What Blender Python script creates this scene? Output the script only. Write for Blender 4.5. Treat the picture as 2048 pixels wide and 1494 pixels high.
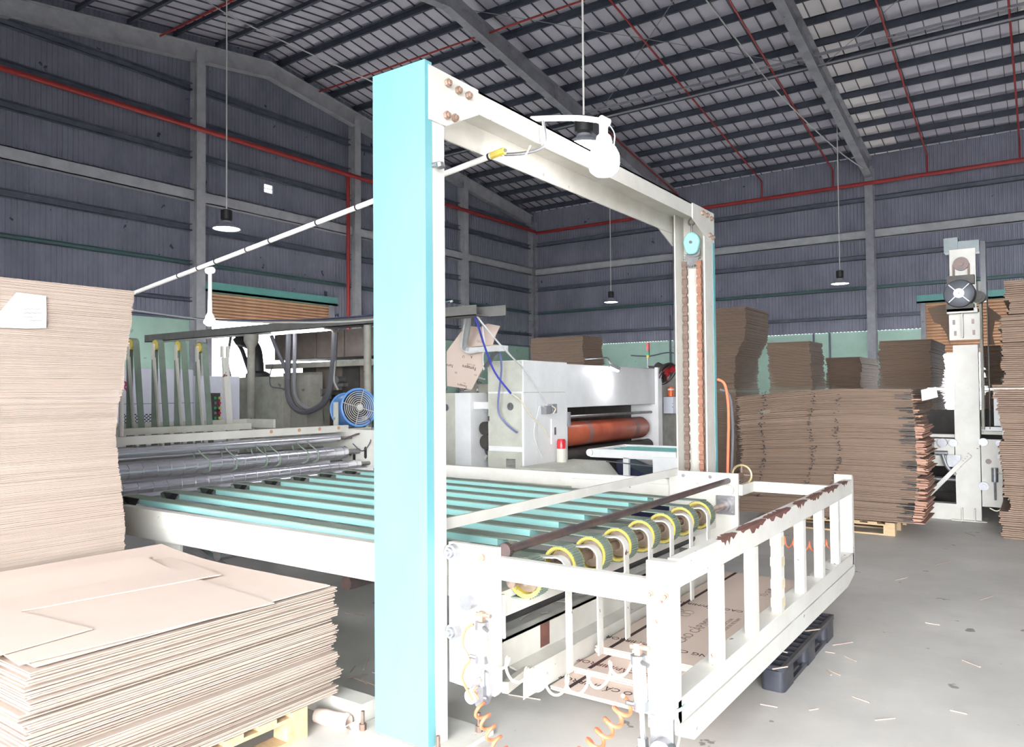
import bpy, math, random
import numpy as np
from mathutils import Matrix, Vector
random.seed(7)
sc = bpy.context.scene
for o in list(bpy.data.objects): bpy.data.objects.remove(o)

# ------------------------------------------------------------------ camera
F, CAMH = 1524.0, 1.65
YAW, PITCH, ROLL = [math.radians(a) for a in (-35.0, 1.433, -0.474)]
_cy, _sy, _cp, _sp = math.cos(YAW), math.sin(YAW), math.cos(PITCH), math.sin(PITCH)
_fw = Vector((_sy*_cp, _cy*_cp, _sp)); _r = Vector((_cy, -_sy, 0)); _u = _r.cross(_fw)
_rr = math.cos(ROLL)*_r + math.sin(ROLL)*_u
_uu = -math.sin(ROLL)*_r + math.cos(ROLL)*_u
cam_d = bpy.data.cameras.new('camera'); cam = bpy.data.objects.new('camera', cam_d)
sc.collection.objects.link(cam); sc.camera = cam
cam_d.sensor_width = 36.0; cam_d.lens = 36.0*F/2048.0; cam_d.clip_start = .05; cam_d.clip_end = 300
m3 = Matrix((_rr, _uu, -_fw)).transposed()
cam.matrix_world = Matrix.Translation((0, 0, CAMH)) @ m3.to_4x4()

def on(px, py, ax, v):
    """point where the ray of a photo pixel meets the plane axis = v"""
    d = _fw + _rr*((px-1024)/F) - _uu*((py-747)/F)
    i = 'xyz'.index(ax); c = Vector((0, 0, CAMH)); t = (v-c[i])/d[i]
    return c + d*t

# ------------------------------------------------------------------ world and exposure
w = bpy.data.worlds.new('overcast_sky'); sc.world = w; w.use_nodes = True
bg = w.node_tree.nodes['Background']
bg.inputs[0].default_value = (.93, .96, 1.0, 1); bg.inputs[1].default_value = 11.0
sc.view_settings.view_transform = 'Standard'; sc.view_settings.look = 'None'
sc.view_settings.gamma = 1; sc.view_settings.use_curve_mapping = False
sc.view_settings.exposure = 1.42

# ------------------------------------------------------------------ helpers
COL = sc.collection
class MB:
    def __init__(s): s.v = []; s.f = []
    def add(s, vs, fs):
        n = len(s.v); s.v += [tuple(v) for v in vs]; s.f += [tuple(i+n for i in f) for f in fs]; return s
    def box(s, x0, x1, y0, y1, z0, z1):
        return s.add([(x0,y0,z0),(x1,y0,z0),(x1,y1,z0),(x0,y1,z0),(x0,y0,z1),(x1,y0,z1),(x1,y1,z1),(x0,y1,z1)],
                     [(0,3,2,1),(4,5,6,7),(0,1,5,4),(1,2,6,5),(2,3,7,6),(3,0,4,7)])
    def obox(s, c, dx, dy, dz, m):
        c = Vector(c); vs = []
        for z in (-1, 1):
            for x, y in ((-1,-1),(1,-1),(1,1),(-1,1)):
                vs.append(c + m @ Vector((x*dx/2, y*dy/2, z*dz/2)))
        return s.add(vs, [(0,3,2,1),(4,5,6,7),(0,1,5,4),(1,2,6,5),(2,3,7,6),(3,0,4,7)])
    def bar(s, p0, p1, wd, ht, up=(0,0,1)):
        p0, p1 = Vector(p0), Vector(p1); d = (p1-p0); L = d.length; d.normalize()
        side = Vector(up).cross(d)
        if side.length < 1e-4: side = Vector((1,0,0)).cross(d)
        side.normalize(); u2 = d.cross(side)
        return s.obox((p0+p1)/2, L, wd, ht, Matrix((d, side, u2)).transposed())
    def cyl(s, p0, p1, r, n=16, r1=None, cap=True):
        p0, p1 = Vector(p0), Vector(p1); d = (p1-p0).normalized(); r1 = r if r1 is None else r1
        a = d.orthogonal().normalized(); b = d.cross(a); vs = []
        for p, q in ((p0, r), (p1, r1)):
            for i in range(n):
                t = 2*math.pi*i/n; vs.append(p + (a*math.cos(t)+b*math.sin(t))*q)
        fs = [(i, (i+1) % n, n+(i+1) % n, n+i) for i in range(n)]
        if cap: fs += [tuple(range(n-1, -1, -1)), tuple(range(n, 2*n))]
        return s.add(vs, fs)
    def lathe(s, c, axis, prof, n=20):
        """prof: list of (r, h) along axis"""
        c = Vector(c); d = Vector(axis).normalized(); a = d.orthogonal().normalized(); b = d.cross(a); vs = []; fs = []
        for r, h in prof:
            for i in range(n):
                t = 2*math.pi*i/n; vs.append(c + d*h + (a*math.cos(t)+b*math.sin(t))*r)
        for k in range(len(prof)-1):
            for i in range(n):
                fs.append((k*n+i, k*n+(i+1) % n, (k+1)*n+(i+1) % n, (k+1)*n+i))
        return s.add(vs, fs)
    def ring(s, c, axis, R, r, n=28, m=8):
        prof = [(R + r*math.cos(2*math.pi*k/m), r*math.sin(2*math.pi*k/m)) for k in range(m+1)]
        return s.lathe(c, axis, prof, n)
    def tube(s, pts, r, n=8):
        pts = [Vector(p) for p in pts]; vs = []; fs = []; prev = None
        if 3 <= len(pts) < 14:                       # smooth short control polygons
            q = []
            for i in range(len(pts)-1):
                p0, p1, p2, p3 = pts[max(i-1, 0)], pts[i], pts[i+1], pts[min(i+2, len(pts)-1)]
                for k in range(5):
                    u = k/5; q.append(.5*((2*p1)+(p2-p0)*u+(2*p0-5*p1+4*p2-p3)*u*u+(3*p1-p0-3*p2+p3)*u**3))
            pts = q+[pts[-1]]
        for i, p in enumerate(pts):
            d = (pts[min(i+1, len(pts)-1)] - pts[max(i-1, 0)]).normalized()
            a = d.orthogonal().normalized() if prev is None else (prev - d*prev.dot(d)).normalized()
            prev = a; b = d.cross(a)
            for k in range(n):
                t = 2*math.pi*k/n; vs.append(p + (a*math.cos(t)+b*math.sin(t))*r)
        for i in range(len(pts)-1):
            for k in range(n): fs.append((i*n+k, i*n+(k+1) % n, (i+1)*n+(k+1) % n, (i+1)*n+k))
        fs += [tuple(range(n-1, -1, -1)), tuple(range((len(pts)-1)*n, len(pts)*n))]
        return s.add(vs, fs)
    def prism(s, poly, ax, a, b):
        """poly of 2d points extruded on axis ax from a to b (other axes in xyz order)"""
        def P(q, h):
            return {'x': (h, q[0], q[1]), 'y': (q[0], h, q[1]), 'z': (q[0], q[1], h)}[ax]
        n = len(poly); vs = [P(q, a) for q in poly] + [P(q, b) for q in poly]
        fs = [(i, (i+1) % n, n+(i+1) % n, n+i) for i in range(n)] + [tuple(range(n-1, -1, -1)), tuple(range(n, 2*n))]
        return s.add(vs, fs)
    def ribbon(s, pts, side, wd, th):
        """flat strip following pts; width along `side` vector, thickness th"""
        pts = [Vector(p) for p in pts]; sd = Vector(side).normalized(); vs = []; fs = []
        for i, p in enumerate(pts):
            d = (pts[min(i+1, len(pts)-1)] - pts[max(i-1, 0)]).normalized(); nrm = d.cross(sd).normalized()
            for a, b in ((-1,-1),(1,-1),(1,1),(-1,1)): vs.append(p + sd*(a*wd/2) + nrm*(b*th/2))
        for i in range(len(pts)-1):
            for k in range(4): fs.append((i*4+k, i*4+(k+1) % 4, (i+1)*4+(k+1) % 4, (i+1)*4+k))
        n = len(pts)-1; fs += [(3,2,1,0), (n*4, n*4+1, n*4+2, n*4+3)]
        return s.add(vs, fs)
    def mesh(s, name):
        me = bpy.data.meshes.new(name); me.from_pydata(s.v, [], s.f)
        me.polygons.foreach_set('use_smooth', [True]*len(me.polygons)); me.set_sharp_from_angle(angle=.6)
        me.update(); return me
def recalc(me):
    import bmesh
    b = bmesh.new(); b.from_mesh(me); bmesh.ops.recalc_face_normals(b, faces=b.faces); b.to_mesh(me); b.free()

def obj(name, mb, mat, parent=None, loc=None, rot=None, bevel=0):
    me = mb
    if isinstance(mb, MB):
        me = mb.mesh(name); recalc(me)
    if mat is not None and not me.materials: me.materials.append(mat)
    o = bpy.data.objects.new(name, me); COL.objects.link(o)
    if parent is not None:
        o.parent = parent
        p = parent; T = Vector((0,0,0))
        while p is not None:
            T += Vector(p.get('_base', (0,0,0))); p = None
        o.matrix_parent_inverse = Matrix.Translation(-T)
    if loc is not None: o.location = loc
    if rot is not None: o.rotation_euler = rot
    if bevel:
        b = o.modifiers.new('bevel', 'BEVEL'); b.width = bevel; b.segments = 2; b.limit_method = 'ANGLE'
    return o
def tag(o, label, cat=None, group=None, kind=None):
    o['label'] = label
    if cat: o['category'] = cat
    if group: o['group'] = group
    if kind: o['kind'] = kind
    return o
def thing(name, label, cat, loc=(0,0,0), group=None, rotz=0):
    o = bpy.data.objects.new(name, None); COL.objects.link(o); o.empty_display_size = .1
    o.location = loc; o['_base'] = tuple(loc); o.rotation_euler = (0, 0, rotz)
    return tag(o, label, cat, group)
def struct(name, label, loc=(0,0,0)):
    o = bpy.data.objects.new(name, None); COL.objects.link(o); o.location = loc; o['_base'] = tuple(loc)
    o['kind'] = 'structure'; o['label'] = label; return o
def sub(name, mb, mat, parent, **k):
    """child of a mesh part (the part's own origin is the world origin of its thing frame)"""
    o = obj(name, mb, mat, None, **k); o.parent = parent; return o
def copy_tree(root, loc, label=None, rotz=None):
    c = root.copy(); COL.objects.link(c); c.location = loc
    if rotz is not None: c.rotation_euler = (0, 0, rotz)
    if label: c['label'] = label
    for ch in list(root.children):
        d = ch.copy(); COL.objects.link(d); d.parent = c
        for g in list(ch.children):
            e = g.copy(); COL.objects.link(e); e.parent = d
    return c
def text_mesh(s, size, align='CENTER', shear=0, bold=0):
    cu = bpy.data.curves.new('lettering', 'FONT'); cu.body = s; cu.size = size; cu.align_x = align; cu.align_y = 'CENTER'
    cu.extrude = .0004; cu.shear = shear; cu.offset = bold; cu.resolution_u = 2
    t = bpy.data.objects.new('lettering', cu); COL.objects.link(t)
    dg = bpy.context.evaluated_depsgraph_get(); dg.update()
    me = bpy.data.meshes.new_from_object(t.evaluated_get(dg)); bpy.data.objects.remove(t); bpy.data.curves.remove(cu)
    return me

# ------------------------------------------------------------------ materials
def M(name, c, rough=.55, metal=0., c2=None, var=.5, scale=5, stretch=(1,1,1), chip=None, chip_at=.66, chip_scale=14, bump=0., bscale=40, spec=None):
    m = bpy.data.materials.new(name); m.use_nodes = True; nt = m.node_tree; N = nt.nodes; L = nt.links
    b = N['Principled BSDF']; b.inputs['Roughness'].default_value = rough; b.inputs['Metallic'].default_value = metal
    if spec is not None: b.inputs['Specular IOR Level'].default_value = spec
    tc = N.new('ShaderNodeTexCoord'); mp = N.new('ShaderNodeMapping'); mp.inputs['Scale'].default_value = stretch
    L.new(tc.outputs['Object'], mp.inputs[0])
    c2 = c2 or tuple(x*.86 for x in c)
    n1 = N.new('ShaderNodeTexNoise'); n1.inputs['Scale'].default_value = scale; n1.inputs['Detail'].default_value = 6
    n1.inputs['Roughness'].default_value = .65
    L.new(mp.outputs[0], n1.inputs['Vector'])
    rp = N.new('ShaderNodeValToRGB'); rp.color_ramp.elements[0].position = .5-.28*var-.02; rp.color_ramp.elements[1].position = .5+.28*var+.02
    rp.color_ramp.elements[0].color = (*c2, 1); rp.color_ramp.elements[1].color = (*c, 1)
    L.new(n1.outputs['Fac'], rp.inputs[0]); out = rp.outputs[0]
    if chip:
        n2 = N.new('ShaderNodeTexNoise'); n2.inputs['Scale'].default_value = chip_scale; n2.inputs['Detail'].default_value = 4
        L.new(tc.outputs['Object'], n2.inputs['Vector'])
        r2 = N.new('ShaderNodeValToRGB'); r2.color_ramp.elements[0].position = chip_at; r2.color_ramp.elements[1].position = chip_at+.015
        r2.color_ramp.elements[0].color = (0,0,0,1); r2.color_ramp.elements[1].color = (1,1,1,1)
        L.new(n2.outputs['Fac'], r2.inputs[0])
        mx = N.new('ShaderNodeMix'); mx.data_type = 'RGBA'; mx.inputs[7].default_value = (*chip, 1)
        L.new(r2.outputs[0], mx.inputs[0]); L.new(out, mx.inputs[6]); out = mx.outputs[2]
    L.new(out, b.inputs['Base Color'])
    if bump:
        n3 = N.new('ShaderNodeTexNoise'); n3.inputs['Scale'].default_value = bscale; n3.inputs['Detail'].default_value = 5
        L.new(mp.outputs[0], n3.inputs['Vector'])
        bp = N.new('ShaderNodeBump'); bp.inputs['Strength'].default_value = bump; bp.inputs['Distance'].default_value = .01
        L.new(n3.outputs['Fac'], bp.inputs['Height']); L.new(bp.outputs[0], b.inputs['Normal'])
    return m
def emit(name, c, s):
    m = bpy.data.materials.new(name); m.use_nodes = True; b = m.node_tree.nodes['Principled BSDF']
    b.inputs['Base Color'].default_value = (*c, 1); b.inputs['Emission Color'].default_value = (*c, 1); b.inputs['Emission Strength'].default_value = s
    return m
RUST = (.16, .07, .04)
white = M('cream_paint', (.62, .605, .55), .45, c2=(.54, .52, .46), scale=4, chip=(.30, .26, .22), chip_at=.73, chip_scale=22)
white_worn = M('chipped_white_paint', (.62, .605, .555), .45, c2=(.55, .53, .47), scale=4, chip=RUST, chip_at=.70, chip_scale=16)
brown_chip = M('bare_primer_patch', (.17, .075, .055), .6, c2=(.12, .05, .04), scale=12)
teal = M('teal_paint', (.15, .375, .40), .45, c2=(.13, .345, .375), scale=3, stretch=(1,1,.3), chip=(.12,.26,.29), chip_at=.78)
teal_slat = M('turquoise_slat_paint', (.26, .54, .51), .5, c2=(.29, .52, .49), scale=4, chip=(.6,.58,.4), chip_at=.76)
belt = M('green_grey_belt', (.20, .25, .20), .75, c2=(.155, .195, .155), scale=6, bump=.2, bscale=80)
chrome = M('polished_chrome', (.82, .82, .86), .24, .85, c2=(.70, .70, .75), scale=2, stretch=(1,1,1))
steel = M('dull_steel', (.36, .36, .37), .42, .8, c2=(.25,.24,.24), scale=10)
rusty = M('rusty_steel', (.22, .16, .13), .6, .4, c2=(.16, .10, .075), scale=14)
rust_bolt = M('rusty_bolt', (.36, .27, .22), .6, .2, c2=(.24, .15, .10), scale=30)
dark_shaft = M('dark_blued_shaft', (.075, .07, .08), .4, .5, c2=(.16, .10, .08), scale=9)
black = M('black_rubber', (.018, .018, .02), .5, c2=(.03,.03,.03), scale=10)
blk_plastic = M('black_plastic', (.022, .024, .034), .32, c2=(.04,.042,.052), scale=12)
yellow = M('yellow_plastic', (.62, .50, .09), .5, c2=(.5, .38, .08), scale=14)
hubm = M('dusty_hub', (.30, .23, .17), .7, c2=(.2,.15,.11), scale=20)
kraft = M('kraft_board', (.46, .372, .31), .85, c2=(.38, .30, .245), scale=3, stretch=(1,1,30), var=.8, bump=.25, bscale=30)
kraft_top = M('kraft_liner', (.66, .535, .455), .8, c2=(.61, .49, .41), scale=2, var=.8)
kraft_shaded = M('shaded_kraft_board', (.25, .175, .125), .88, c2=(.185, .125, .09), scale=3, stretch=(1,1,26), var=.9, bump=.25, bscale=30)  # same kraft board, darkened in colour for the dim back of the hall
kraft_pink = M('pinkish_board_end', (.46, .27, .19), .85, c2=(.36,.2,.14), scale=9)
print_dark = M('dark_print_ink', (.045, .02, .018), .8)
print_red = M('dark_red_print_ink', (.17, .035, .03), .8)
print_pale = M('pale_grey_print_ink', (.27, .20, .16), .8)
wood = M('pallet_pine', (.58, .43, .26), .75, c2=(.45, .31, .17), scale=5, stretch=(1,6,6), bump=.2)
paper = M('white_paper', (.82, .82, .86), .8, c2=(.76,.76,.8), scale=7)
concrete = M('concrete_floor', (.60, .575, .53), .55, c2=(.40, .385, .355), scale=1.1, var=1., bump=.12, bscale=14, chip=(.22,.21,.2), chip_at=.69, chip_scale=5)
wall_m = M('blue_grey_sheeting', (.31, .315, .385), .55, .1, c2=(.17, .175, .225), scale=1.3, stretch=(1,1,.6), var=1., chip=(.06,.065,.09), chip_at=.70, chip_scale=3)
roof_m = M('foil_roof_underside', (.60, .575, .65), .5, .1, c2=(.48,.46,.53), scale=1.2)
rib_m = M('roof_seam_rib', (.09, .09, .11), .6)
steel_grey = M('grey_structural_paint', (.36, .36, .39), .5, c2=(.25, .25, .28), scale=3, chip=(.12,.10,.09), chip_at=.7, chip_scale=8)
steel_light = M('pale_grey_girt_paint', (.50, .50, .52), .5, c2=(.37,.37,.39), scale=3)
purlin_m = M('dark_purlin_paint', (.075, .085, .115), .5, c2=(.05,.055,.075), scale=3)
girt_m = M('dark_girt', (.17, .185, .235), .5, c2=(.11, .12, .155), scale=3)
girt_green = M('green_edged_girt', (.10, .21, .20), .5, c2=(.12, .16, .18), scale=3)
green_wall = M('mint_plaster', (.46, .66, .56), .8, c2=(.40, .58, .49), scale=2, chip=(.33,.45,.38), chip_at=.68, chip_scale=4)
red_pipe = M('red_pipe_paint', (.42, .035, .03), .45, c2=(.3, .03, .03), scale=5)
shutter_m = M('orange_tan_shutter', (.62, .37, .22), .5, c2=(.52, .30, .18), scale=4)
head_m = M('teal_shutter_head', (.16, .42, .38), .5)
mach_white = M('machine_white', (.80, .80, .79), .4, c2=(.72, .72, .70), scale=3, chip=(.4,.39,.36), chip_at=.75, chip_scale=9)
mach_cream = M('machine_cream', (.56, .56, .48), .5, c2=(.46, .46, .39), scale=5, chip=(.25,.24,.2), chip_at=.71, chip_scale=10)
mach_bluewhite = M('machine_blue_white', (.66, .67, .74), .4, c2=(.58,.59,.66), scale=3)
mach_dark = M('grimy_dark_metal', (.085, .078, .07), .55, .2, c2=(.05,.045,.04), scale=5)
mach_brown = M('grimy_brown_box', (.17, .14, .115), .6, c2=(.12,.095,.08), scale=4)
mach_grey = M('stained_grey_cabinet', (.36, .35, .30), .6, c2=(.25,.24,.2), scale=4, chip=(.14,.12,.1), chip_at=.70, chip_scale=9)
blue_fan = M('blue_fan_paint', (.10, .26, .58), .4, c2=(.12,.24,.46), scale=5)
grille_m = M('dusty_grille', (.48, .46, .42), .6)
red_roll = M('orange_red_roll', (.50, .12, .055), .45, c2=(.36, .07, .04), scale=2.5, chip=(.25,.12,.1), chip_at=.68, chip_scale=5)
cable_m = M('grey_cable', (.10, .10, .11), .6)
cable_w = M('white_cable', (.66, .66, .64), .5)
cable_b = M('blue_hose', (.06, .07, .42), .4)
hose_o = M('orange_hose', (.80, .20, .10), .35, c2=(.72,.17,.08))
hose_c = M('clear_hose', (.74, .68, .52), .3, c2=(.66,.6,.46))
hose_b = M('bright_blue_hose', (.03, .18, .50), .35)
red_plastic = M('red_lens', (.62, .03, .04), .25)
orange_pl = M('orange_bottle', (.75, .13, .03), .4)
green_pl = M('green_lens', (.03, .30, .14), .3)
beacon_w = M('cream_plastic', (.7, .67, .58), .4)
conduit = M('white_conduit', (.78, .76, .72), .4, c2=(.7,.68,.62), scale=9)
tape_m = M('beige_tape', (.62, .52, .36), .5)
bulb_on = emit('lit_bulb', (1, .98, 1.), 35)
bay_on = emit('lit_high_bay', (.93, .95, 1), 26)
tube_on = emit('lit_tube', (.95, .93, 1), 12)
led_on = emit('lit_led', (.96, .96, 1), 60)
pane_on = emit('daylit_pane', (.95, .97, 1), 2.2)
alum = M('cast_aluminium', (.34, .34, .36), .42, .6, c2=(.26,.26,.27), scale=10)
silver = M('cylinder_barrel', (.74, .74, .74), .35, .3, c2=(.68,.68,.68), scale=6)
translu = bpy.data.materials.new('translucent_roof_sheet'); translu.use_nodes = True
_nt = translu.node_tree; _b = _nt.nodes['Principled BSDF']; _b.inputs['Base Color'].default_value = (.58, .56, .58, 1); _b.inputs['Roughness'].default_value = .5
_t = _nt.nodes.new('ShaderNodeBsdfTranslucent'); _t.inputs[0].default_value = (.05, .047, .045, 1)
_a = _nt.nodes.new('ShaderNodeAddShader'); _nt.links.new(_b.outputs[0], _a.inputs[0]); _nt.links.new(_t.outputs[0], _a.inputs[1])
_nt.links.new(_a.outputs[0], _nt.nodes['Material Output'].inputs[0])
glassp = M('dark_screen', (.02,.022,.05), .25)

# ------------------------------------------------------------------ the hall
XW, YW, XE, YF = -15.8, 24.0, 11.0, -3.5          # left gable, back wall, right gable, front wall
RY, RZ, EZ = 11.92, 10.15, 8.45                    # ridge y, roof height at ridge and at back eave
SL = (RZ-EZ)/(YW-RY)
def roofz(y): return RZ - SL*abs(y-RY)
WZ = 3.35                                          # wainscot height
yd = obj('yard', MB().box(XW-30, XE+20, YF-20, YW+14, -.4, -.2), M('low_bounce_asphalt', (.10,.10,.10), .8)); tag(yd, 'asphalt yard added outside the hall, dark to limit light bounced indoors', kind='structure')  # added ground, coloured dark to cut the light bounced up to the roof
fl = obj('floor', MB().box(XW-1.2, XE+1, YF-.6, YW+1.2, -.2, 0), concrete); tag(fl, 'worn grey concrete floor of the hall', kind='structure')

def corrugated(a0, a1, ax, plane, zb, ztop):
    """one wall sheet between a0..a1 along axis; trapezoid ribs of 0.1 m; ztop(a)"""
    mb = MB(); P = []; n = max(1, round((a1-a0)/.1)); st = (a1-a0)/n
    for i in range(n):
        for t, d in ((0, 0), (.5, 0), (.6, .016), (.9, .016)): P.append((a0+(i+t)*st, d))
    P.append((a1, 0)); vs = []
    for a, d in P:
        for z in (zb, ztop(a)):
            vs.append((plane+d, a, z) if ax == 'y' else (a, plane-d, z))
    mb.add(vs, [(2*i, 2*i+2, 2*i+3, 2*i+1) for i in range(len(P)-1)])
    return mb

wl = struct('wall_left', 'blue-grey corrugated gable wall on mint green plaster base', (XW, 0, 0))
DL0, DL1, DLZ = 10.30, 14.12, 4.04                 # shutter door in the left wall
y = YF
while y < YW-.01:
    y1 = min(y+1.0, YW)
    for b in (DL0, DL1):
        if y < b-.01 and y1 > b+.01: y1 = b
    zb = DLZ if (y >= DL0-.01 and y1 <= DL1+.01) else WZ
    obj('wall_sheet', corrugated(y, y1, 'y', XW, zb, roofz), wall_m, wl); y = y1
obj('plaster_base', MB().box(XW-.2, XW, YF, DL0, 0, WZ), green_wall, wl)
obj('plaster_base', MB().box(XW-.2, XW, DL1, YW, 0, WZ), green_wall, wl)
obj('ledge', MB().box(XW-.02, XW+.05, YF, DL0, WZ, WZ+.04), girt_m, wl)
obj('ledge', MB().box(XW-.02, XW+.05, DL1, YW, WZ, WZ+.04), girt_m, wl)
def cgirt(mb, y0, y1, z, h, d=.12):
    """channel girt along the left wall: web, top and bottom lip"""
    mb.box(XW+.02, XW+.02+d, y0, y1, z+h-.012, z+h); mb.box(XW+.02, XW+.02+d, y0, y1, z, z+.012)
    mb.box(XW+.02, XW+.03, y0, y1, z, z+h); mb.box(XW+d+.01, XW+.02+d, y0, y1, z, z+.03)
    return mb
LC = [9.99-4.79*2, 9.99-4.79, 9.99, 14.78, 19.61, YW-.02]   # gable columns
for i in range(len(LC)-1):
    a, b = LC[i]+.12, LC[i+1]-.12
    for z, mt in ((8.55, girt_m), (7.75, girt_m), (7.0, girt_m), (5.35, girt_m)):
        if z+.3 < min(roofz(a), roofz(b)): obj('girt', cgirt(MB(), a, b, z, .16), mt, wl)
    obj('girt', MB().box(XW+.02, XW+.20, a, b, 6.02, 6.04).box(XW+.02, XW+.20, a, b, 6.26, 6.28).box(XW+.18, XW+.20, a, b, 6.02, 6.28), steel_light, wl)
    obj('girt', cgirt(MB(), a, b, 4.58, .10), girt_green, wl)
    if not (DL0 < (a+b)/2 < DL1): obj('girt', cgirt(MB(), a, b, 3.75, .10), girt_m, wl)
    obj('column', MB().box(XW+.02, XW+.30, LC[i]-.11, LC[i]+.11, 0, .02).box(XW+.02, XW+.035, LC[i]-.11, LC[i]+.11, 0, roofz(LC[i])-.45)
        .box(XW+.275, XW+.29, LC[i]-.11, LC[i]+.11, 0, roofz(LC[i])-.45).box(XW+.03, XW+.28, LC[i]-.006, LC[i]+.006, 0, roofz(LC[i])-.45), steel_light, wl)

wb = struct('wall_back', 'blue-grey corrugated side wall behind the stacks on mint green base', (0, YW, 0))
DB0, DB1, DBZ = -2.82, 1.2, 4.05
x = XW
while x < XE-.01:
    x1 = min(x+1.0, XE)
    for b in (DB0, DB1):
        if x < b-.01 and x1 > b+.01: x1 = b
    zb = DBZ if (x >= DB0-.01 and x1 <= DB1+.01) else WZ
    obj('wall_sheet', corrugated(x, x1, 'x', YW, zb, lambda a: EZ), wall_m, wb); x = x1
obj('plaster_base', MB().box(XW-.2, DB0, YW, YW+.2, 0, WZ), green_wall, wb)
obj('plaster_base', MB().box(DB1, XE, YW, YW+.2, 0, WZ), green_wall, wb)
BC = [-15.8+.12, -9.92, -4.04, 1.84, 7.72]
for i, xc in enumerate(BC):
    obj('column', MB().box(xc-.11, xc+.11, YW-.035, YW-.02, 0, EZ-.4).box(xc-.11, xc+.11, YW-.34, YW-.325, 0, EZ-.4).box(xc-.006, xc+.006, YW-.33, YW-.03, 0, EZ-.4), steel_grey, wb)
    if i == len(BC)-1: break
    a, b = xc+.12, BC[i+1]-.12
    for z, h, mt in ((7.1, .14, girt_m), (5.42, .14, girt_m), (4.55, .10, girt_green), (3.72, .10, girt_m)):
        if z < 4 and a < DB1 and b > DB0: b2 = DB0
        else: b2 = b
        obj('girt', MB().box(a, b2, YW-.14, YW-.02, z+h-.012, z+h).box(a, b2, YW-.14, YW-.02, z, z+.012).box(a, b2, YW-.03, YW-.02, z, z+h).box(a, b2, YW-.14, YW-.13, z, z+.03), mt, wb)
    obj('girt', MB().box(a, b, YW-.20, YW-.02, 6.0, 6.02).box(a, b, YW-.20, YW-.02, 6.24, 6.26).box(a, b, YW-.20, YW-.18, 6.0, 6.26), steel_light, wb)
for px in (1628, 1660):
    p = on(px, 700, 'y', YW-.03); obj('wall_conduit', MB().cyl((p.x, YW-.05, 1.5), (p.x, YW-.05, WZ), .03, 8), girt_m, wb)
p = on(1340, 680, 'y', YW-.05)
obj('wall_conduit', MB().cyl((p.x, YW-.05, 1.0), (p.x, YW-.05, 4.2), .03, 8), girt_m, wb)
obj('wall_cable', MB().tube([on(1262, 711, 'y', YW-.04), on(1300, 712, 'y', YW-.04), on(1337, 705, 'y', YW-.04), on(1375, 712, 'y', YW-.04)], .02, 6), girt_m, wb)

we = struct('wall_right', 'corrugated right gable wall outside the picture', (XE, 0, 0))
y = YF
while y < YW-.01:
    obj('wall_sheet', corrugated(y, min(y+2.5, YW), 'y', XE, 0, roofz), wall_m, we); y += 2.5
wf = struct('wall_front', 'front wall with an unseen wide loading door, sized for its daylight, behind the photographer', (0, YF, 0))
OX0, OX1, OZ = -3.4, 7.5, 4.5  # unseen opening, width and height set for the daylight it lets in
for a, b, z in ((XW, OX0, 0), (OX0, OX1, OZ), (OX1, XE, 0)):
    obj('wall_sheet', MB().box(a, b, YF-.05, YF, z, roofz(YF)), wall_m, wf)

# roof
ce = struct('ceiling', 'pitched roof of ribbed sheets on dark purlins and grey rafters', (0, RY, RZ))
def roof_sheet(side, w_):
    y0, y1 = (RY, YW+.3) if side > 0 else (YF-.3, RY)
    mb = MB()
    mb.add([(0,y0,roofz(y0)),(w_,y0,roofz(y0)),(w_,y1,roofz(y1)),(0,y1,roofz(y1)),
            (0,y0,roofz(y0)+.02),(w_,y0,roofz(y0)+.02),(w_,y1,roofz(y1)+.02),(0,y1,roofz(y1)+.02)],
           [(0,3,2,1),(4,5,6,7),(0,1,5,4),(1,2,6,5),(2,3,7,6),(3,0,4,7)])
    return mb
def roof_seam(side, w_):
    y0, y1 = (RY, YW+.3) if side > 0 else (YF-.3, RY); mb = MB()
    for k in range(3):
        xx = w_*(k+.02)/3
        vs = [(xx+dx, yy, roofz(yy)+dz) for yy in (y0, y1) for dx, dz in ((0, 0), (.016, 0), (.016, -.03), (0, -.03))]
        mb.add(vs, [(0,1,2,3),(4,7,6,5),(0,4,5,1),(1,5,6,2),(2,6,7,3),(3,7,4,0)])
    return mb
SW = .98; nsh = int((XE-XW+.4)/SW)+1
for side in (1, -1):
    ms = roof_sheet(side, SW); me = ms.mesh('roof_sheet'); recalc(me); me.materials.append(roof_m)
    met = ms.mesh('roof_sheet'); recalc(met); met.materials.append(translu)
    mr = roof_seam(side, SW).mesh('seam_ribs'); recalc(mr); mr.materials.append(rib_m)
    for i in range(nsh):
        xx = XW-.2+i*SW
        tl = side > 0 and i in (12, 16, 21)
        o = obj('roof_sheet', met if tl else me, None, ce, loc=(xx, 0, 0))
        r_ = bpy.data.objects.new('seam_ribs', mr); COL.objects.link(r_); r_.parent = o
def purlin(y):
    z1 = roofz(y)-.045; z0 = z1-.135; s = 1 if y > RY else -1
    return MB().box(XW+.02, XE-.02, y-.004, y+.004, z0, z1).box(XW+.02, XE-.02, y, y+(.06*s), z0, z0+.008).box(XW+.02, XE-.02, y-(.06*s), y, z1-.008, z1)
yy = RY+.35
while yy < YW: obj('purlin', purlin(yy), purlin_m, ce); yy += .86
yy = RY-.35
while yy > YF: obj('purlin', purlin(yy), purlin_m, ce); yy -= 1.05
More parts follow.
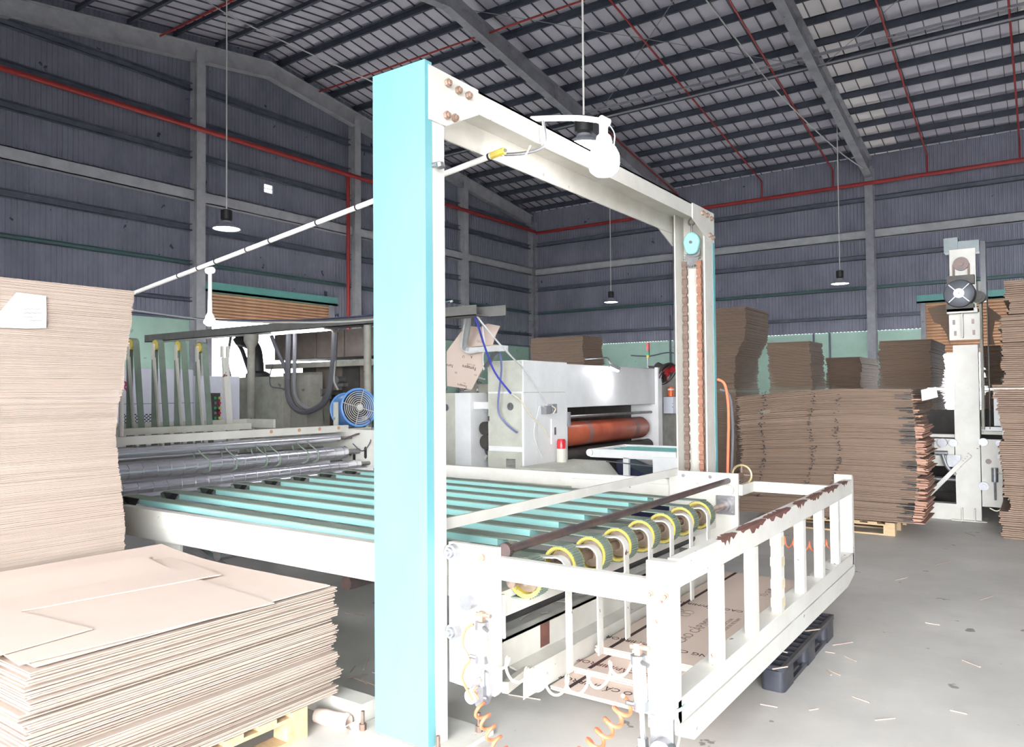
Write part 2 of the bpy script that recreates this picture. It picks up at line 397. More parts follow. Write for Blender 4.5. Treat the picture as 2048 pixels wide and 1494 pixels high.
def rafter(xc, y0, y1, d0, d1):
    """I-section rafter in the plane x = xc, depth d0 at y0 and d1 at y1"""
    mb = MB(); t0, t1 = roofz(y0)-.24, roofz(y1)-.24
    def slab(a0, a1, b0, b1, hw):
        vs = [(xc+sx*hw, yy, zz) for yy, lo, hi in ((y0, a0, a1), (y1, b0, b1)) for sx, zz in ((-1, lo), (1, lo), (1, hi), (-1, hi))]
        mb.add(vs, [(0,3,2,1),(4,5,6,7),(0,1,5,4),(1,2,6,5),(2,3,7,6),(3,0,4,7)])
    slab(t0-.014, t0, t1-.014, t1, .10); slab(t0-d0, t0-d0+.014, t1-d1, t1-d1+.014, .10); slab(t0-d0, t0, t1-d1, t1, .005)
    return mb
for xc in [XW+.14] + BC[1:]:
    gable = xc < -15
    ft = lambda: (.40, .40) if gable else (.36, .52)
    a, b = ft()
    obj('rafter', rafter(xc, RY, YW-.3, a, b), steel_light if gable else steel_grey, ce)
    obj('rafter', rafter(xc, YF+.3, RY, b, a), steel_light if gable else steel_grey, ce)
    if not gable:
        st_ = MB()
        yy = RY+1.2
        while yy < YW-.6: st_.box(xc-.10, xc+.10, yy-.005, yy+.005, roofz(yy)-.60, roofz(yy)-.25); yy += 3.0
        obj('stiffener', st_, steel_grey, ce)
obj('ridge_strut', MB().bar((XW, RY+5.6, roofz(RY+5.6)-.32), (XE, RY+5.6, roofz(RY+5.6)-.32), .05, .05), steel_grey, ce)
obj('ridge_strut', MB().cyl((XW, RY+5.9, roofz(RY+5.9)-.40), (XE, RY+5.9, roofz(RY+5.9)-.40), .025, 8), steel_grey, ce)
for xa, xb in ((-9.92, -4.04), (-4.04, 1.84)):
    obj('tie_rod', MB().cyl((xa, RY+.5, RZ-.4), (xb, RY+6.2, roofz(RY+6.2)-.3), .008, 6), steel_grey, ce)
    obj('tie_rod', MB().cyl((xb, RY+.5, RZ-.4), (xa, RY+6.2, roofz(RY+6.2)-.3), .008, 6), steel_grey, ce)
# red sprinkler drops running down the slope
for k, (px, py) in enumerate(((1358, 404), (1525, 395), (1667, 392), (1855, 350), (2040, 331))):
    p = on(px, py, 'y', YW-.25)
    tag(obj('sprinkler_pipe', MB().cyl((p.x, RY+(1.2 if px != 1358 else 6), roofz(RY+(1.2 if px != 1358 else 6))-.30), (p.x, YW-.3, EZ-.32), .022, 8).cyl((p.x, YW-.3, EZ-.32), (p.x, YW-.3, 7.55), .022, 8), red_pipe),
        ['leftmost', 'second from left', 'middle', 'second from right', 'rightmost'][k] + ' of the thin red sprinkler pipes running down the far roof slope', 'pipe', 'red sprinkler branch pipes under the roof')
for yy, wh in ((9.0, 'nearer'), (13.4, 'farther')):
    tag(obj('sprinkler_pipe', MB().cyl((XW+.3, yy, roofz(yy)-.33), (-7.5, yy, roofz(yy)-.33), .022, 8), red_pipe),
        wh + ' thin red sprinkler pipe running level under the purlins at top left', 'pipe', 'level red sprinkler pipes')
tag(obj('fire_main_pipe', MB().cyl((XW+.38, YF+.2, 7.62), (XW+.38, YW-.42, 7.62), .055, 12), red_pipe), 'red fire main pipe along the left gable wall', 'pipe')
tag(obj('fire_main_pipe', MB().cyl((XW+.45, YW-.42, 7.55), (XE-.3, YW-.42, 7.55), .055, 12), red_pipe), 'red fire main pipe along the back wall', 'pipe')
tag(obj('fire_riser_pipe', MB().cyl((XW+.30, 14.40, 7.6), (XW+.30, 14.40, 3.3), .05, 12), red_pipe), 'red vertical riser pipe beside the left shutter door', 'pipe')

# shutter doors
def shutter(n, label, ax, a0, a1, plane, ztop, zbot, nin):
    d = struct(n, label)
    n_ = max(3, round((ztop-zbot)/.082)); h = (ztop-zbot)/n_
    mb = MB(); prof = [(0, 0), (.02, .012), (.035, h*.45), (.02, h-.012), (0, h)]
    vs = []
    for a in (a0, a1):
        for dd, z in prof: vs.append((plane+dd*nin, a, z) if ax == 'y' else (a, plane+dd*nin, z))
    k = len(prof); mb.add(vs, [(i, i+1, k+i+1, k+i) for i in range(k-1)] + [tuple(range(k)), tuple(range(2*k-1, k-1, -1))])
    me = mb.mesh('slat'); recalc(me); me.materials.append(shutter_m)
    for i in range(n_): obj('slat', me, None, d, loc=(0, 0, zbot+i*h))
    hd = MB(); gd = []
    if ax == 'y':
        hd.box(plane-.02, plane+.16, a0-.15, a1+.15, ztop, ztop+.05).box(plane+.10, plane+.16, a0-.15, a1+.15, ztop, ztop+.22)
        gd = [MB().box(plane-.02, plane+.12, q-.06, q+.06, 0, ztop) for q in (a0, a1)]
    else:
        hd.box(a0-.15, a1+.15, plane-.16, plane+.02, ztop, ztop+.05).box(a0-.15, a1+.15, plane-.16, plane-.10, ztop, ztop+.22)
        gd = [MB().box(q-.06, q+.06, plane-.12, plane+.02, 0, ztop) for q in (a0, a1)]
    obj('head_box', hd, head_m, d)
    for g in gd: obj('guide', g, steel_grey, d)
    return d
shutter('door_1', 'half raised tan roller shutter in the left gable wall', 'y', DL0+.06, DL1-.06, XW-.06, DLZ, 3.42, 1)
shutter('door_2', 'orange-tan roller shutter partly raised in the back wall', 'x', DB0+.06, DB1-.06, YW+.06, DBZ, 2.62, -1)
wn = struct('window_1', 'tiny bright louvre opening high in the left gable wall', (XW, 12, 6.78))
obj('frame', MB().box(XW+.0, XW+.03, 11.88, 12.12, 6.66, 6.68).box(XW, XW+.03, 11.88, 12.12, 6.77, 6.785).box(XW, XW+.03, 11.88, 12.12, 6.875, 6.89), steel_light, wn)
for z0, z1 in ((6.685, 6.765), (6.79, 6.87)): obj('pane', MB().box(XW+.018, XW+.024, 11.89, 12.11, z0, z1), pane_on, wn)

# ------------------------------------------------------------------ high bay lamps on drop rods
def high_bay(label, x, y, z, R, ceil_y=None):
    t = thing('pendant_lamp', label, 'lamp', (x, y, z), 'high bay lamps on long drop rods')
    zt = roofz(y)-.02
    obj('rod', MB().cyl((x, y, z+.30), (x, y, zt), .012, 8), conduit, t)
    obj('driver', MB().lathe((x, y, z), (0,0,1), [(0,.34),(.06,.34),(R*.42,.32),(R*.42,.16),(R*.3,.13),(0,.13)], 16), black, t)
    obj('shade', MB().lathe((x, y, z), (0,0,1), [(R*.30,.14),(R*.36,.10),(R*.62,.06),(R,.0),(R*1.02,-.01),(R*.98,-.012),(R*.6,.045),(R*.3,.09)], 24), steel_grey, t)
    obj('lens', MB().lathe((x, y, z), (0,0,1), [(0,-.004),(R*.95,-.004),(R*.95,.0),(0,.0)], 24), bay_on, t)
    return t
p = on(453, 457, 'y', 8.2); high_bay('lit high bay lamp hanging before the left gable wall', p.x, p.y, p.z, .24)
p = on(1222, 604, 'y', 21.5); high_bay('lit high bay lamp seen through the white gantry', p.x, p.y, p.z, .22)
p = on(1680, 567, 'y', 21.0); high_bay('lit high bay lamp over the far right stacks', p.x, p.y, p.z, .22)
p = on(1168, 292, 'y', 7.6); high_bay('glaring high bay lamp half hidden behind the gantry bulb', p.x, p.y, p.z, .25)
# guy cables under the roof
tag(obj('lamp_cable', MB().tube([on(410, 0, 'y', 8.0), on(470, 37, 'y', 8.2), on(600, 98, 'y', 8.8), on(748, 165, 'y', 9.5)], .012, 6), cable_w), 'pale cable stretched under the roof left of the gantry', 'cable')
tag(obj('lamp_cable', MB().tube([on(1412, 0, 'y', 14.0), on(1480, 88, 'y', 16.0), on(1560, 190, 'y', 18.5), on(1672, 298, 'y', 21.0), on(1735, 342, 'y', 23.4)], .014, 6), cable_w), 'pale cable crossing the far roof slope to the right', 'cable')

# ------------------------------------------------------------------ lifting gantry of the stacker (front)
GX0, GX1 = -2.66, -2.34
ga = thing('lifting_gantry', 'tall white lifting gantry with turquoise covered posts in the foreground', 'gantry', (-2.5, 2.72, 0))
def channel_post(y_web, y_open, x0=GX0, x1=GX1, z0=.02, z1=3.19):
    """C post: web at y_web, two flanges reaching to y_open"""
    s = 1 if y_open > y_web else -1; t = .012
    return (MB().box(x0, x1, min(y_web, y_web+s*t), max(y_web, y_web+s*t), z0, z1)
            .box(x1-t, x1, min(y_web, y_open), max(y_web, y_open), z0, z1)
            .box(x0, x0+t, min(y_web, y_open), max(y_web, y_open), z0, z1))
pn = obj('post', channel_post(2.665, 2.79), white, ga); pn['label'] = 'near cream post of the gantry'
pf = obj('post', channel_post(6.40, 6.20, -2.615), white, ga); pf['label'] = 'far cream post carrying the chains'
def cover(y0, s, x0, x1, z0, z1):
    return (MB().box(x0, x1, min(y0, y0+s*.004), max(y0, y0+s*.004), z0, z1)
            .box(x1-.004, x1, min(y0, y0-s*.045), max(y0, y0-s*.045), z0, z1).box(x0, x0+.004, min(y0, y0-s*.045), max(y0, y0-s*.045), z0, z1))
obj('post_cover', cover(2.65, -1, GX0-.012, GX1+.006, .03, 3.205), teal, ga)['label'] = 'turquoise sheet cover on the near post'
obj('post_cover', cover(6.42, 1, -2.625, GX1+.006, .03, 3.19), teal, ga)['label'] = 'turquoise sheet cover on the far post'
t = .012
cb = obj('cross_beam', MB().box(GX0, GX1, 2.67, 6.40, 3.178, 3.19).box(GX1-t, GX1, 2.67, 6.40, 3.07, 3.19).box(GX0, GX0+t, 2.67, 6.40, 3.03, 3.19), white, ga)
cb['label'] = 'cream channel cross beam open underneath'
def gusset(y0, y1, xa, xb):
    s = 1 if y1 > y0 else -1
    return MB().prism([(y0, 2.93), (y0+s*.12, 2.93), (y1, 3.06), (y1, 3.188), (y0, 3.188)], 'x', xa, xb)
gus = []
for xa, xb in ((GX1+.0005, GX1+.010), (GX0-.010, GX0-.0005)):
    gus.append(obj('gusset', gusset(2.67, 3.05, xa, xb), white, ga)); gus.append(obj('gusset', gusset(6.40, 5.92, xa, xb), white, ga))
def bolt(c, ax, r=.02, h=.018):
    c = Vector(c); a = Vector(ax); return MB().cyl(c, c+a*h, r, 6).cyl(c+a*h, c+a*(h+.01), r*.55, 8)
for g, pts in ((gus[0], ((2.80, 3.14), (2.88, 3.13), (2.96, 3.13), (2.79, 2.98), (2.85, 2.985))), (gus[1], ((6.32, 3.13), (6.22, 3.14), (6.12, 3.14), (6.35, 2.97), (6.28, 2.98)))):
    for (yy, zz) in pts: sub('bolt', bolt((GX1+.010, yy, zz), (1,0,0)), rust_bolt, g).matrix_parent_inverse = Matrix.Identity(4)
bpn = obj('base_plate', MB().box(-2.80, -2.22, 2.60, 2.99, .0, .02), white, ga)
obj('base_plate', MB().box(-2.80, -2.22, 6.10, 6.50, .0, .02), white, ga)
for xx, yy in ((-2.75, 2.64), (-2.27, 2.94), (-2.27, 2.64), (-2.75, 2.94)):
    sub('anchor_bolt', MB().cyl((xx, yy, .02), (xx, yy, .05), .018, 6).cyl((xx, yy, .05), (xx, yy, .11), .009, 8), rusty, bpn)
obj('guide_strip', MB().box(GX1-.02, GX1-.012, 2.79, 2.80, .1, 2.92), rusty, ga)
obj('clip', MB().cyl((GX1+.006, 2.70, 2.72), (GX1+.05, 2.70, 2.72), .012, 8).cyl((GX1+.05, 2.70, 2.72), (GX1+.055, 2.70, 2.70), .02, 8), steel, ga)
# chains on the far post
def chain(xc, yc, z0, z1):
    mb = MB(); z = z0; k = 0
    while z < z1:
        if k % 2: mb.box(xc-.023, xc+.023, yc-.012, yc+.012, z+.004, z+.036)
        else: mb.box(xc-.015, xc+.015, yc-.009, yc+.009, z-.004, z+.044)
        mb.cyl((xc-.022, yc, z+.004), (xc+.022, yc, z+.004), .012, 8); z += .04; k += 1
    return mb
obj('lift_chain', chain(-2.56, 6.30, .3, 2.78), rusty, ga)['label'] = 'dark greasy roller chain'
obj('lift_chain', chain(-2.43, 6.30, .3, 2.78), M('rust_orange_chain', (.42,.21,.14), .7, .2, c2=(.3,.14,.09), scale=20), ga)['label'] = 'orange rusted roller chain'
sp = MB()
n = 20; poly = []
for i in range(n):
    a = 2*math.pi*i/n
    for da, r in ((-.08, .062), (-.03, .078), (.03, .078), (.08, .062)): poly.append((-2.495+r*math.cos(a+da), 2.80+r*math.sin(a+da)))
sp.prism(poly, 'y', 6.295, 6.31)
obj('sprocket', sp, steel, ga)
BX, BZ, BYY = -2.475, .075, .15
pb = thing('pulley_block', 'turquoise lifting pulley block hung by an eye bolt from the gantry', 'pulley', (-2.475, 6.27, 2.78))
obj('housing', MB().prism([(x_+.025, z_+.075) for x_, z_ in ((-2.575,2.86),(-2.56,2.91),(-2.52,2.945),(-2.48,2.945),(-2.44,2.91),(-2.425,2.86),(-2.445,2.78),(-2.47,2.755),(-2.53,2.755),(-2.555,2.78))], 'y', 6.23, 6.28), teal_slat, pb, bevel=.012)
obj('eye_bolt', MB().cyl((-2.475, 6.255, 3.015), (-2.475, 6.255, 3.085), .010, 8).ring((-2.475, 6.255, 3.11), (0,1,0), .028, .009, 18, 6), steel, pb)
obj('sheave', MB().cyl((-2.455, 6.28, 2.855), (-2.455, 6.295, 2.855), .045, 20), steel, pb)
obj('bolt', MB().cyl((-2.475, 6.22, 2.93), (-2.475, 6.23, 2.93), .014, 8), steel, pb)
obj('hanger', MB().cyl((-2.475, 6.255, 3.13), (-2.475, 6.255, 3.178), .008, 8), steel, pb)
# hoses on the far post
tag(obj('air_hose', MB().tube([(-2.32, 6.40, 1.75), (-2.26, 6.42, 1.70), (-2.24, 6.44, 1.5), (-2.25, 6.45, 1.2), (-2.26, 6.45, .9)], .012, 8), hose_o), 'orange air hose running down the far gantry post', 'hose')
tag(obj('air_hose', MB().tube([(-2.31, 6.43, 1.66), (-2.23, 6.45, 1.60), (-2.215, 6.47, 1.3), (-2.235, 6.47, .9)], .013, 8), cable_m), 'grey hose beside the orange one on the far gantry post', 'hose')

# ------------------------------------------------------------------ bulb on a bent arm fixed to the cross beam
tip = on(1207, 242, 'y', 3.88)
la = thing('arm_lamp', 'large lit bulb on a bent white pipe arm clamped to the gantry beam', 'lamp', (GX1, 3.85, 3.15))
a0 = Vector((GX1+.02, 3.62, 3.205)); 
obj('arm', MB().tube([(-2.36, 3.58, 3.20), (-2.30, 3.66, 3.215), (-2.15, 3.76, (3.215+tip.z)/2), tuple(tip)], .016, 10), conduit, la)
obj('elbow', MB().cyl((tip.x-.02, tip.y, tip.z+.014), (tip.x+.03, tip.y, tip.z-.02), .026, 10), conduit, la)
obj('socket', MB().lathe(tip, (0,0,1), [(0,-.01),(.026,-.01),(.026,-.075),(.042,-.09),(.05,-.125),(.05,-.14),(0,-.14)], 18), conduit, la)
obj('bulb', MB().lathe(tip, (0,0,1), [(.045,-.14),(.07,-.16),(.088,-.20),(.09,-.25),(.08,-.29),(.05,-.315),(0,-.325)], 20), bulb_on, la)
obj('wire', MB().tube([(tip.x+.03, tip.y, tip.z-.02), (tip.x+.07, tip.y, tip.z-.09), (tip.x+.05, tip.y+.02, tip.z-.17)], .003, 6), cable_w, la)
# long conduit carrying a second lamp, tied under the beam
cq = 3.4
c0, c1 = on(1000, 305, 'y', cq), on(270, 585, 'y', cq)
cd_ = (c1-c0)
cp = thing('conduit_pole', 'long white conduit slanting from the gantry beam past the tall stack', 'conduit', (c1.x, c1.y, c1.z))
e1 = c0 + cd_*1.055
obj('pipe', MB().cyl(c0, e1, .017, 12), conduit, cp)
obj('support_leg', MB().cyl(e1, (e1.x, e1.y, 1.287), .02, 10), conduit, cp)
for k in (.02, .30, .40, .53, .60, .70, .76, .83): 
    q = c0+cd_*k; obj('tie', MB().cyl(q-cd_.normalized()*.006, q+cd_.normalized()*.006, .0195, 10), black, cp)
obj('tape', MB().cyl(c0-cd_*.008, c0+cd_*.016, .020, 10), yellow, cp)
b0 = on(1095, 268, 'x', GX1+.03)
obj('bracket', MB().tube([c0-cd_*.01, (GX0+.1, 3.52, 3.02), (-2.42, 3.62, 3.03), (GX1+.02, 3.66, 3.07), (GX1+.02, 3.64, 3.20)], .010, 8), steel, cp)
obj('wire', MB().tube([c0, c0+Vector((.05,.02,-.05)), c0+Vector((.12,.05,-.04)), c0+Vector((.15,.08,.03))], .005, 6), cable_w, cp)
hl = on(420, 541, 'y', cq)
dl = thing('drop_lamp', 'small lit bulb hanging on a white stem from the slanting conduit', 'lamp', tuple(hl), None)
obj('tee', MB().cyl((hl.x-.03, hl.y, hl.z), (hl.x+.03, hl.y, hl.z), .026, 10), conduit, dl)
obj('stem', MB().cyl((hl.x, hl.y, hl.z), (hl.x, hl.y, hl.z-.22), .014, 10), conduit, dl)
obj('socket', MB().lathe((hl.x, hl.y, hl.z-.22), (0,0,1), [(0,0),(.016,0),(.018,-.10),(.034,-.125),(.036,-.15),(0,-.15)], 16), conduit, dl)
obj('bulb', MB().lathe((hl.x, hl.y, hl.z-.37), (0,0,1), [(.036,0),(.045,-.015),(.044,-.03),(.02,-.05),(0,-.052)], 16), bulb_on, dl)

# ------------------------------------------------------------------ stacker conveyor table
SX, SZ = -2.02, .78                   # pulley shaft
NB = 8; BY = [3.02+.31*i for i in range(NB)]
LX = -5.62
def zb(x): return .875 + (x-SX)/(LX-SX)*.035
cv = thing('stacker_conveyor', 'cream conveyor table with turquoise slats and green belts behind the gantry', 'conveyor', (-3.8, 4.2, 0))
obj('side_rail', MB().box(-5.32, -2.36, 2.80, 2.86, .775, .885), white, cv)['label'] = 'bright near side rail'
obj('side_rail', MB().box(-5.30, -2.36, 2.83, 2.89, .68, .774), white, cv)['label'] = 'lower near side rail'
obj('side_rail', MB().box(-6.2, -2.0, 5.76, 5.82, .83, .945), white, cv)['label'] = 'far side rail'
obj('side_rail', MB().box(-3.4, -1.97, 5.745, 5.758, .76, .90), white, cv)['label'] = 'short overlapping far rail'
obj('hanger_plate', MB().box(-5.02, -4.72, 2.89, 2.91, .45, .78), white, cv)
obj('end_bracket', MB().box(-5.36, -5.30, 2.80, 3.0, .68, .86), white, cv)
for xx in (-2.75, -3.9, -5.15):
    obj('cross_member', MB().box(xx-.05, xx+.05, 2.90, 5.74, .70, .80), white, cv)
me_s = None
for i, y in enumerate(BY):
    xa, xb_ = LX+.25, SX-.38
    s_ = MB(); vs = []
    for xx in (xa, xb_):
        zt = zb(xx)-.004
        vs += [(xx, y-.05, zt-.036), (xx, y+.05, zt-.036), (xx, y+.05, zt), (xx, y-.05, zt)]
    s_.add(vs, [(0,1,2,3),(7,6,5,4),(0,4,5,1),(1,5,6,2),(2,6,7,3),(3,7,4,0)])
    sl = obj('slat', s_, teal_slat, cv)
    pts = [(LX+.06, y, zb(LX)-.065), (LX+.01, y, zb(LX)-.04), (LX, y, zb(LX)-.015), (LX+.04, y, zb(LX)+.001)]
    pts += [(LX+.2+(SX-LX-.2)*k/8, y, zb(LX+.2+(SX-LX-.2)*k/8)+.001) for k in range(9)]
    R = .0985
    pts += [(SX+R*math.cos(math.radians(d)), y, SZ+R*math.sin(math.radians(d))) for d in (82, 74)]
    sub('belt', MB().ribbon(pts, (0,1,0), .106, .006), belt, sl)
    sub('belt_return', MB().ribbon([(SX+R*math.cos(math.radians(d)), y, SZ+R*math.sin(math.radians(d))) for d in (-74, -90)] + [(SX-1.4, y, SZ-.13), (LX+.4, y, SZ-.12)], (0,1,0), .09, .006), belt, sl)
    sub('scraper', MB().prism([(LX-.0, zb(LX)-.015), (LX+.13, zb(LX)-.004), (LX+.08, zb(LX)-.05), (LX+.06, zb(LX)-.075)], 'y', y-.03, y+.03), black, sl)
# pulleys
pl = MB(); nr = 44; prof = []
for i in range(nr):
    a = 2*math.pi*i/nr; da = math.pi/nr
    prof += [(.098*math.cos(a-da*.9), .098*math.sin(a-da*.9)), (.098*math.cos(a), .098*math.sin(a)), (.0935*math.cos(a+da*.1), .0935*math.sin(a+da*.1)), (.0935*math.cos(a+da*.95), .0935*math.sin(a+da*.95))]
inner = .080
N_ = len(prof); vs = []
for yy in (-.042, .042):
    vs += [(p[0], yy, p[1]) for p in prof]
    vs += [(p[0]*inner/.098, yy, p[1]*inner/.098) for p in prof]
fs = []
for i in range(N_):
    j = (i+1) % N_
    fs += [(i, j, 2*N_+j, 2*N_+i), (N_+i, 3*N_+i, 3*N_+j, N_+j), (i, N_+i, N_+j, j), (2*N_+i, 2*N_+j, 3*N_+j, 3*N_+i)]
pl.add(vs, fs); tyre_me = pl.mesh('tyre'); recalc(tyre_me); tyre_me.materials.append(belt)
rim = MB()
for s in (-1, 1): rim.lathe((0, s*.042, 0), (0, s, 0), [(.081,-.004),(.094,-.004),(.094,.004),(.081,.004),(.081,-.004)], 32)
rim.lathe((0,0,0), (0,1,0), [(.076,-.04),(.080,-.04),(.080,.04),(.076,.04),(.076,-.04)], 32)
for k in range(6):
    a = k*math.pi/3; d = Vector((math.cos(a), 0, math.sin(a))); rim.bar(d*.03, d*.076, .05, .010, up=(0,1,0))
rim_me = rim.mesh('rim'); recalc(rim_me); rim_me.materials.append(yellow)
hub = MB().lathe((0,0,0), (0,1,0), [(.026,-.05),(.036,-.05),(.052,-.034),(.070,-.022),(.070,.022),(.052,.034),(.036,.05),(.026,.05)], 24)
hub_me = hub.mesh('hub'); recalc(hub_me); hub_me.materials.append(hubm)
def pulley(y, z=SZ, x=SX):
    t_ = obj('pulley', tyre_me, None, cv, loc=(x, y, z))
    for nm, me in (('rim', rim_me), ('hub', hub_me)):
        c = bpy.data.objects.new(nm, me); COL.objects.link(c); c.parent = t_
for y in BY: pulley(y)
obj('pulley_shaft', MB().cyl((SX, 2.86, SZ), (SX, 5.72, SZ), .024, 14), M('rust_spotted_shaft', (.42,.36,.33), .35, .8, c2=(.3,.18,.13), scale=9), cv)
# side plates of the carriage
np_ = obj('carriage_plate', MB().prism([(-2.335,.29),(-2.07,.275),(-2.05,.295),(-2.052,.945),(-2.335,.945)], 'y', 2.80, 2.832), white, cv); np_['label'] = 'near carriage plate with guide rollers'
for xx, zz in ((-2.300, .905), (-2.295, .535)):
    sub('guide_roller', MB().cyl((xx, 2.765, zz), (xx, 2.80, zz), .036, 20).cyl((xx, 2.75, zz), (xx, 2.765, zz), .024, 16).cyl((xx, 2.735, zz), (xx, 2.75, zz), .014, 8), alum, np_)
sub('stub_shaft', MB().cyl((-2.195, 2.745, .69), (-2.195, 2.80, .69), .036, 20), alum, np_)
sub('cap_nut', MB().cyl((-2.12, 2.78, .74), (-2.12, 2.80, .74), .022, 6).cyl((-2.12, 2.765, .74), (-2.12, 2.78, .74), .014, 10), silver, np_)
sub('cap_nut', MB().cyl((-2.135, 2.785, .895), (-2.135, 2.80, .895), .018, 12), rust_bolt, np_)
fp = obj('carriage_plate', MB().prism([(-2.48,.42),(-1.93,.40),(-1.925,1.02),(-2.46,1.02),(-2.48,1.0)], 'y', 5.72, 5.745), white, cv); fp['label'] = 'far carriage plate with flange bearing'
sub('flange_bearing', MB().box(SX-.07, SX+.07, 5.695, 5.72, SZ-.07, SZ+.07).cyl((SX, 5.66, SZ), (SX, 5.70, SZ), .045, 20), steel, fp)
for dx in (-1, 1):
    for dz in (-1, 1): sub('bolt', bolt((SX+dx*.052, 5.695, SZ+dz*.052), (0,-1,0), .011, .008), steel, fp)
for xx in (-2.36, -2.14): sub('bolt', bolt((xx, 5.72, .985), (0,-1,0), .014, .01), steel, fp)
sub('roller_disc', MB().cyl((-1.99, 5.69, .895), (-1.99, 5.72, .895), .038, 20).cyl((-1.99, 5.685, .895), (-1.99, 5.69, .895), .01, 8), white, fp)
sub('roller_disc', MB().cyl((-2.25, 5.69, .90), (-2.25, 5.72, .90), .032, 20).cyl((-2.25, 5.685, .90), (-2.25, 5.69, .90), .01, 8), white, fp)
obj('flat_bar', MB().box(-2.42, -2.405, 2.81, 5.72, .985, 1.04), white, cv)
obj('guide_shaft', MB().cyl((-2.035, 2.835, .93), (-2.00, 5.76, .965), .021, 14), dark_shaft, cv)
obj('shaft_gear', MB().prism([((-2.035)+(.036 if i % 2 else .030)*math.cos(2*math.pi*i/48), .93+(.036 if i % 2 else .030)*math.sin(2*math.pi*i/48)) for i in range(48)], 'y', 2.835, 2.86), dark_shaft, cv)
hw = obj('hand_wheel', MB().ring((-1.97, 5.95, .99), (0,1,0), .075, .009, 30, 8), M('brass_wheel', (.5,.40,.20), .4, .6), cv)
sub('wheel_hub', MB().cyl((-2.0, 5.76, .965), (-1.97, 5.97, .99), .022, 12).bar((-2.045, 5.95, .99), (-1.895, 5.95, .99), .012, .012).bar((-1.97, 5.95, .92), (-1.97, 5.95, 1.065), .012, .012), rusty, hw)
# front apron, fingers and lower stop beams
obj('apron_beam', MB().box(-2.20, -2.10, 2.86, 5.72, .60, .72), white, cv)
for i in range(7):
    y = BY[i]+.165; R = .058; cx = -1.965
    pts = [(-2.07, y, .838)] + [(cx+R*math.cos(math.radians(d)), y,   .79+R*math.sin(math.radians(d))) for d in range(110, -1, -15)] + [(cx+R, y, .60), (cx+R+.003, y, .30)]
    obj('finger', MB().ribbon(pts, (0,1,0), .05, .008), white_worn, cv)
obj('stop_beam', MB().box(-2.21, -2.20, 2.98, 5.72, .30, .44).box(-2.26, -2.20, 2.98, 5.72, .43, .44), white, cv)['label'] = 'upper stop beam with a rust patch'
obj('rust_patch', MB().box(-2.1995, -2.1985, 3.38, 3.47, .31, .43), brown_chip, cv)
obj('stop_beam', MB().prism([(-2.20,.30),(-2.12,.285),(-2.11,.29),(-2.11,.16),(-2.12,.15),(-2.12,.275),(-2.20,.29)], 'y', 3.10, 5.72), white, cv)['label'] = 'lower bent sheet stop beam'
obj('drive_pipe', MB().cyl((-2.30, 2.84, .50), (-2.30, 5.72, .50), .032, 14), black, cv)
obj('pipe_stay', MB().bar((-2.055, 2.86, .30), (-2.18, 3.3, .25), .03, .05), white, cv)
obj('hook_plate', MB().box(-2.12, -2.06, 2.86, 2.875, .52, .72), white, cv)
obj('leg', MB().box(-5.25, -5.13, 5.6, 5.72, 0, .70), white, cv)
obj('leg', MB().box(-5.0, -4.9, 2.92, 3.02, 0, .70), white, cv)
obj('brace', MB().bar((-4.7, 3.0, .62), (-3.9, 3.2, .2), .05, .05), steel, cv)
obj('return_roller', MB().cyl((-4.4, 2.95, .62), (-4.4, 5.7, .62), .04, 14), chrome, cv)
obj('return_roller', MB().cyl((-3.2, 2.95, .60), (-3.2, 5.7, .60), .04, 14), dark_shaft, cv)
tag(obj('floor_beam', MB().box(-6.4, -2.81, 2.69, 2.80, 0, .11), white), 'cream box beam on the floor running left from the gantry foot', 'beam')
tag(obj('floor_beam', MB().box(-6.4, -2.81, 6.2, 6.3, 0, .11), white), 'cream box beam on the floor behind the conveyor', 'beam')

# ------------------------------------------------------------------ front guard
QX = -1.19
gd = thing('guard_barrier', 'chipped white safety guard barrier with upright bars', 'barrier', (QX, 4.4, 0))
obj('arm', MB().box(-2.05, -1.31, 2.80, 2.84, .805, .905), white, gd)['label'] = 'near horizontal arm'
obj('arm', MB().box(-1.925, -1.31, 6.02, 6.06, .855, .935), white, gd)['label'] = 'far horizontal arm'
obj('arm_tongue', MB().box(-1.93, -1.90, 5.745, 6.06, .855, .935), white, gd)
nposts = obj('post', MB().box(-1.31, QX, 2.78, 2.84, .33, .985), white_worn, gd, bevel=.004)
for xx in (-1.29, -1.225): sub('bolt', bolt((xx, 2.78, .855), (0,-1,0), .014, .010), rust_bolt, nposts)
obj('post', MB().prism([(6.06,.30),(6.12,.30),(6.12,.99),(6.105,1.015),(6.06,1.02)], 'x', -1.31, QX), white_worn, gd)
tr = obj('top_rail', MB().box(-1.245, QX, 2.84, 6.06, .88, .99), white_worn, gd, bevel=.004)
random.seed(3)
yy = 3.3
while yy < 5.95:
    L_ = random.uniform(.12, .5); y1 = min(yy+L_, 6.04); n = 12; top = []; bot = []
    poly = [(yy+(y1-yy)*k/n, .9905) for k in range(n+1)] + [(yy+(y1-yy)*k/n, .99-random.uniform(.006, .042)*math.sin(math.pi*min(1,(k+.6)/(n+1)))) for k in range(n, -1, -1)]
    sub('bare_patch', MB().prism(poly, 'x', QX+.0003, QX+.0012), brown_chip, tr)
    edge = [(-1.215-random.uniform(0,.028)*math.sin(math.pi*k/n), yy+(y1-yy)*k/n) for k in range(n, -1, -1)]
    sub('bare_patch', MB().prism([(QX+.0005, yy), (QX+.0005, y1)] + edge, 'z', .9903, .9912), brown_chip, tr)
    yy = y1 + random.uniform(.0, .12)
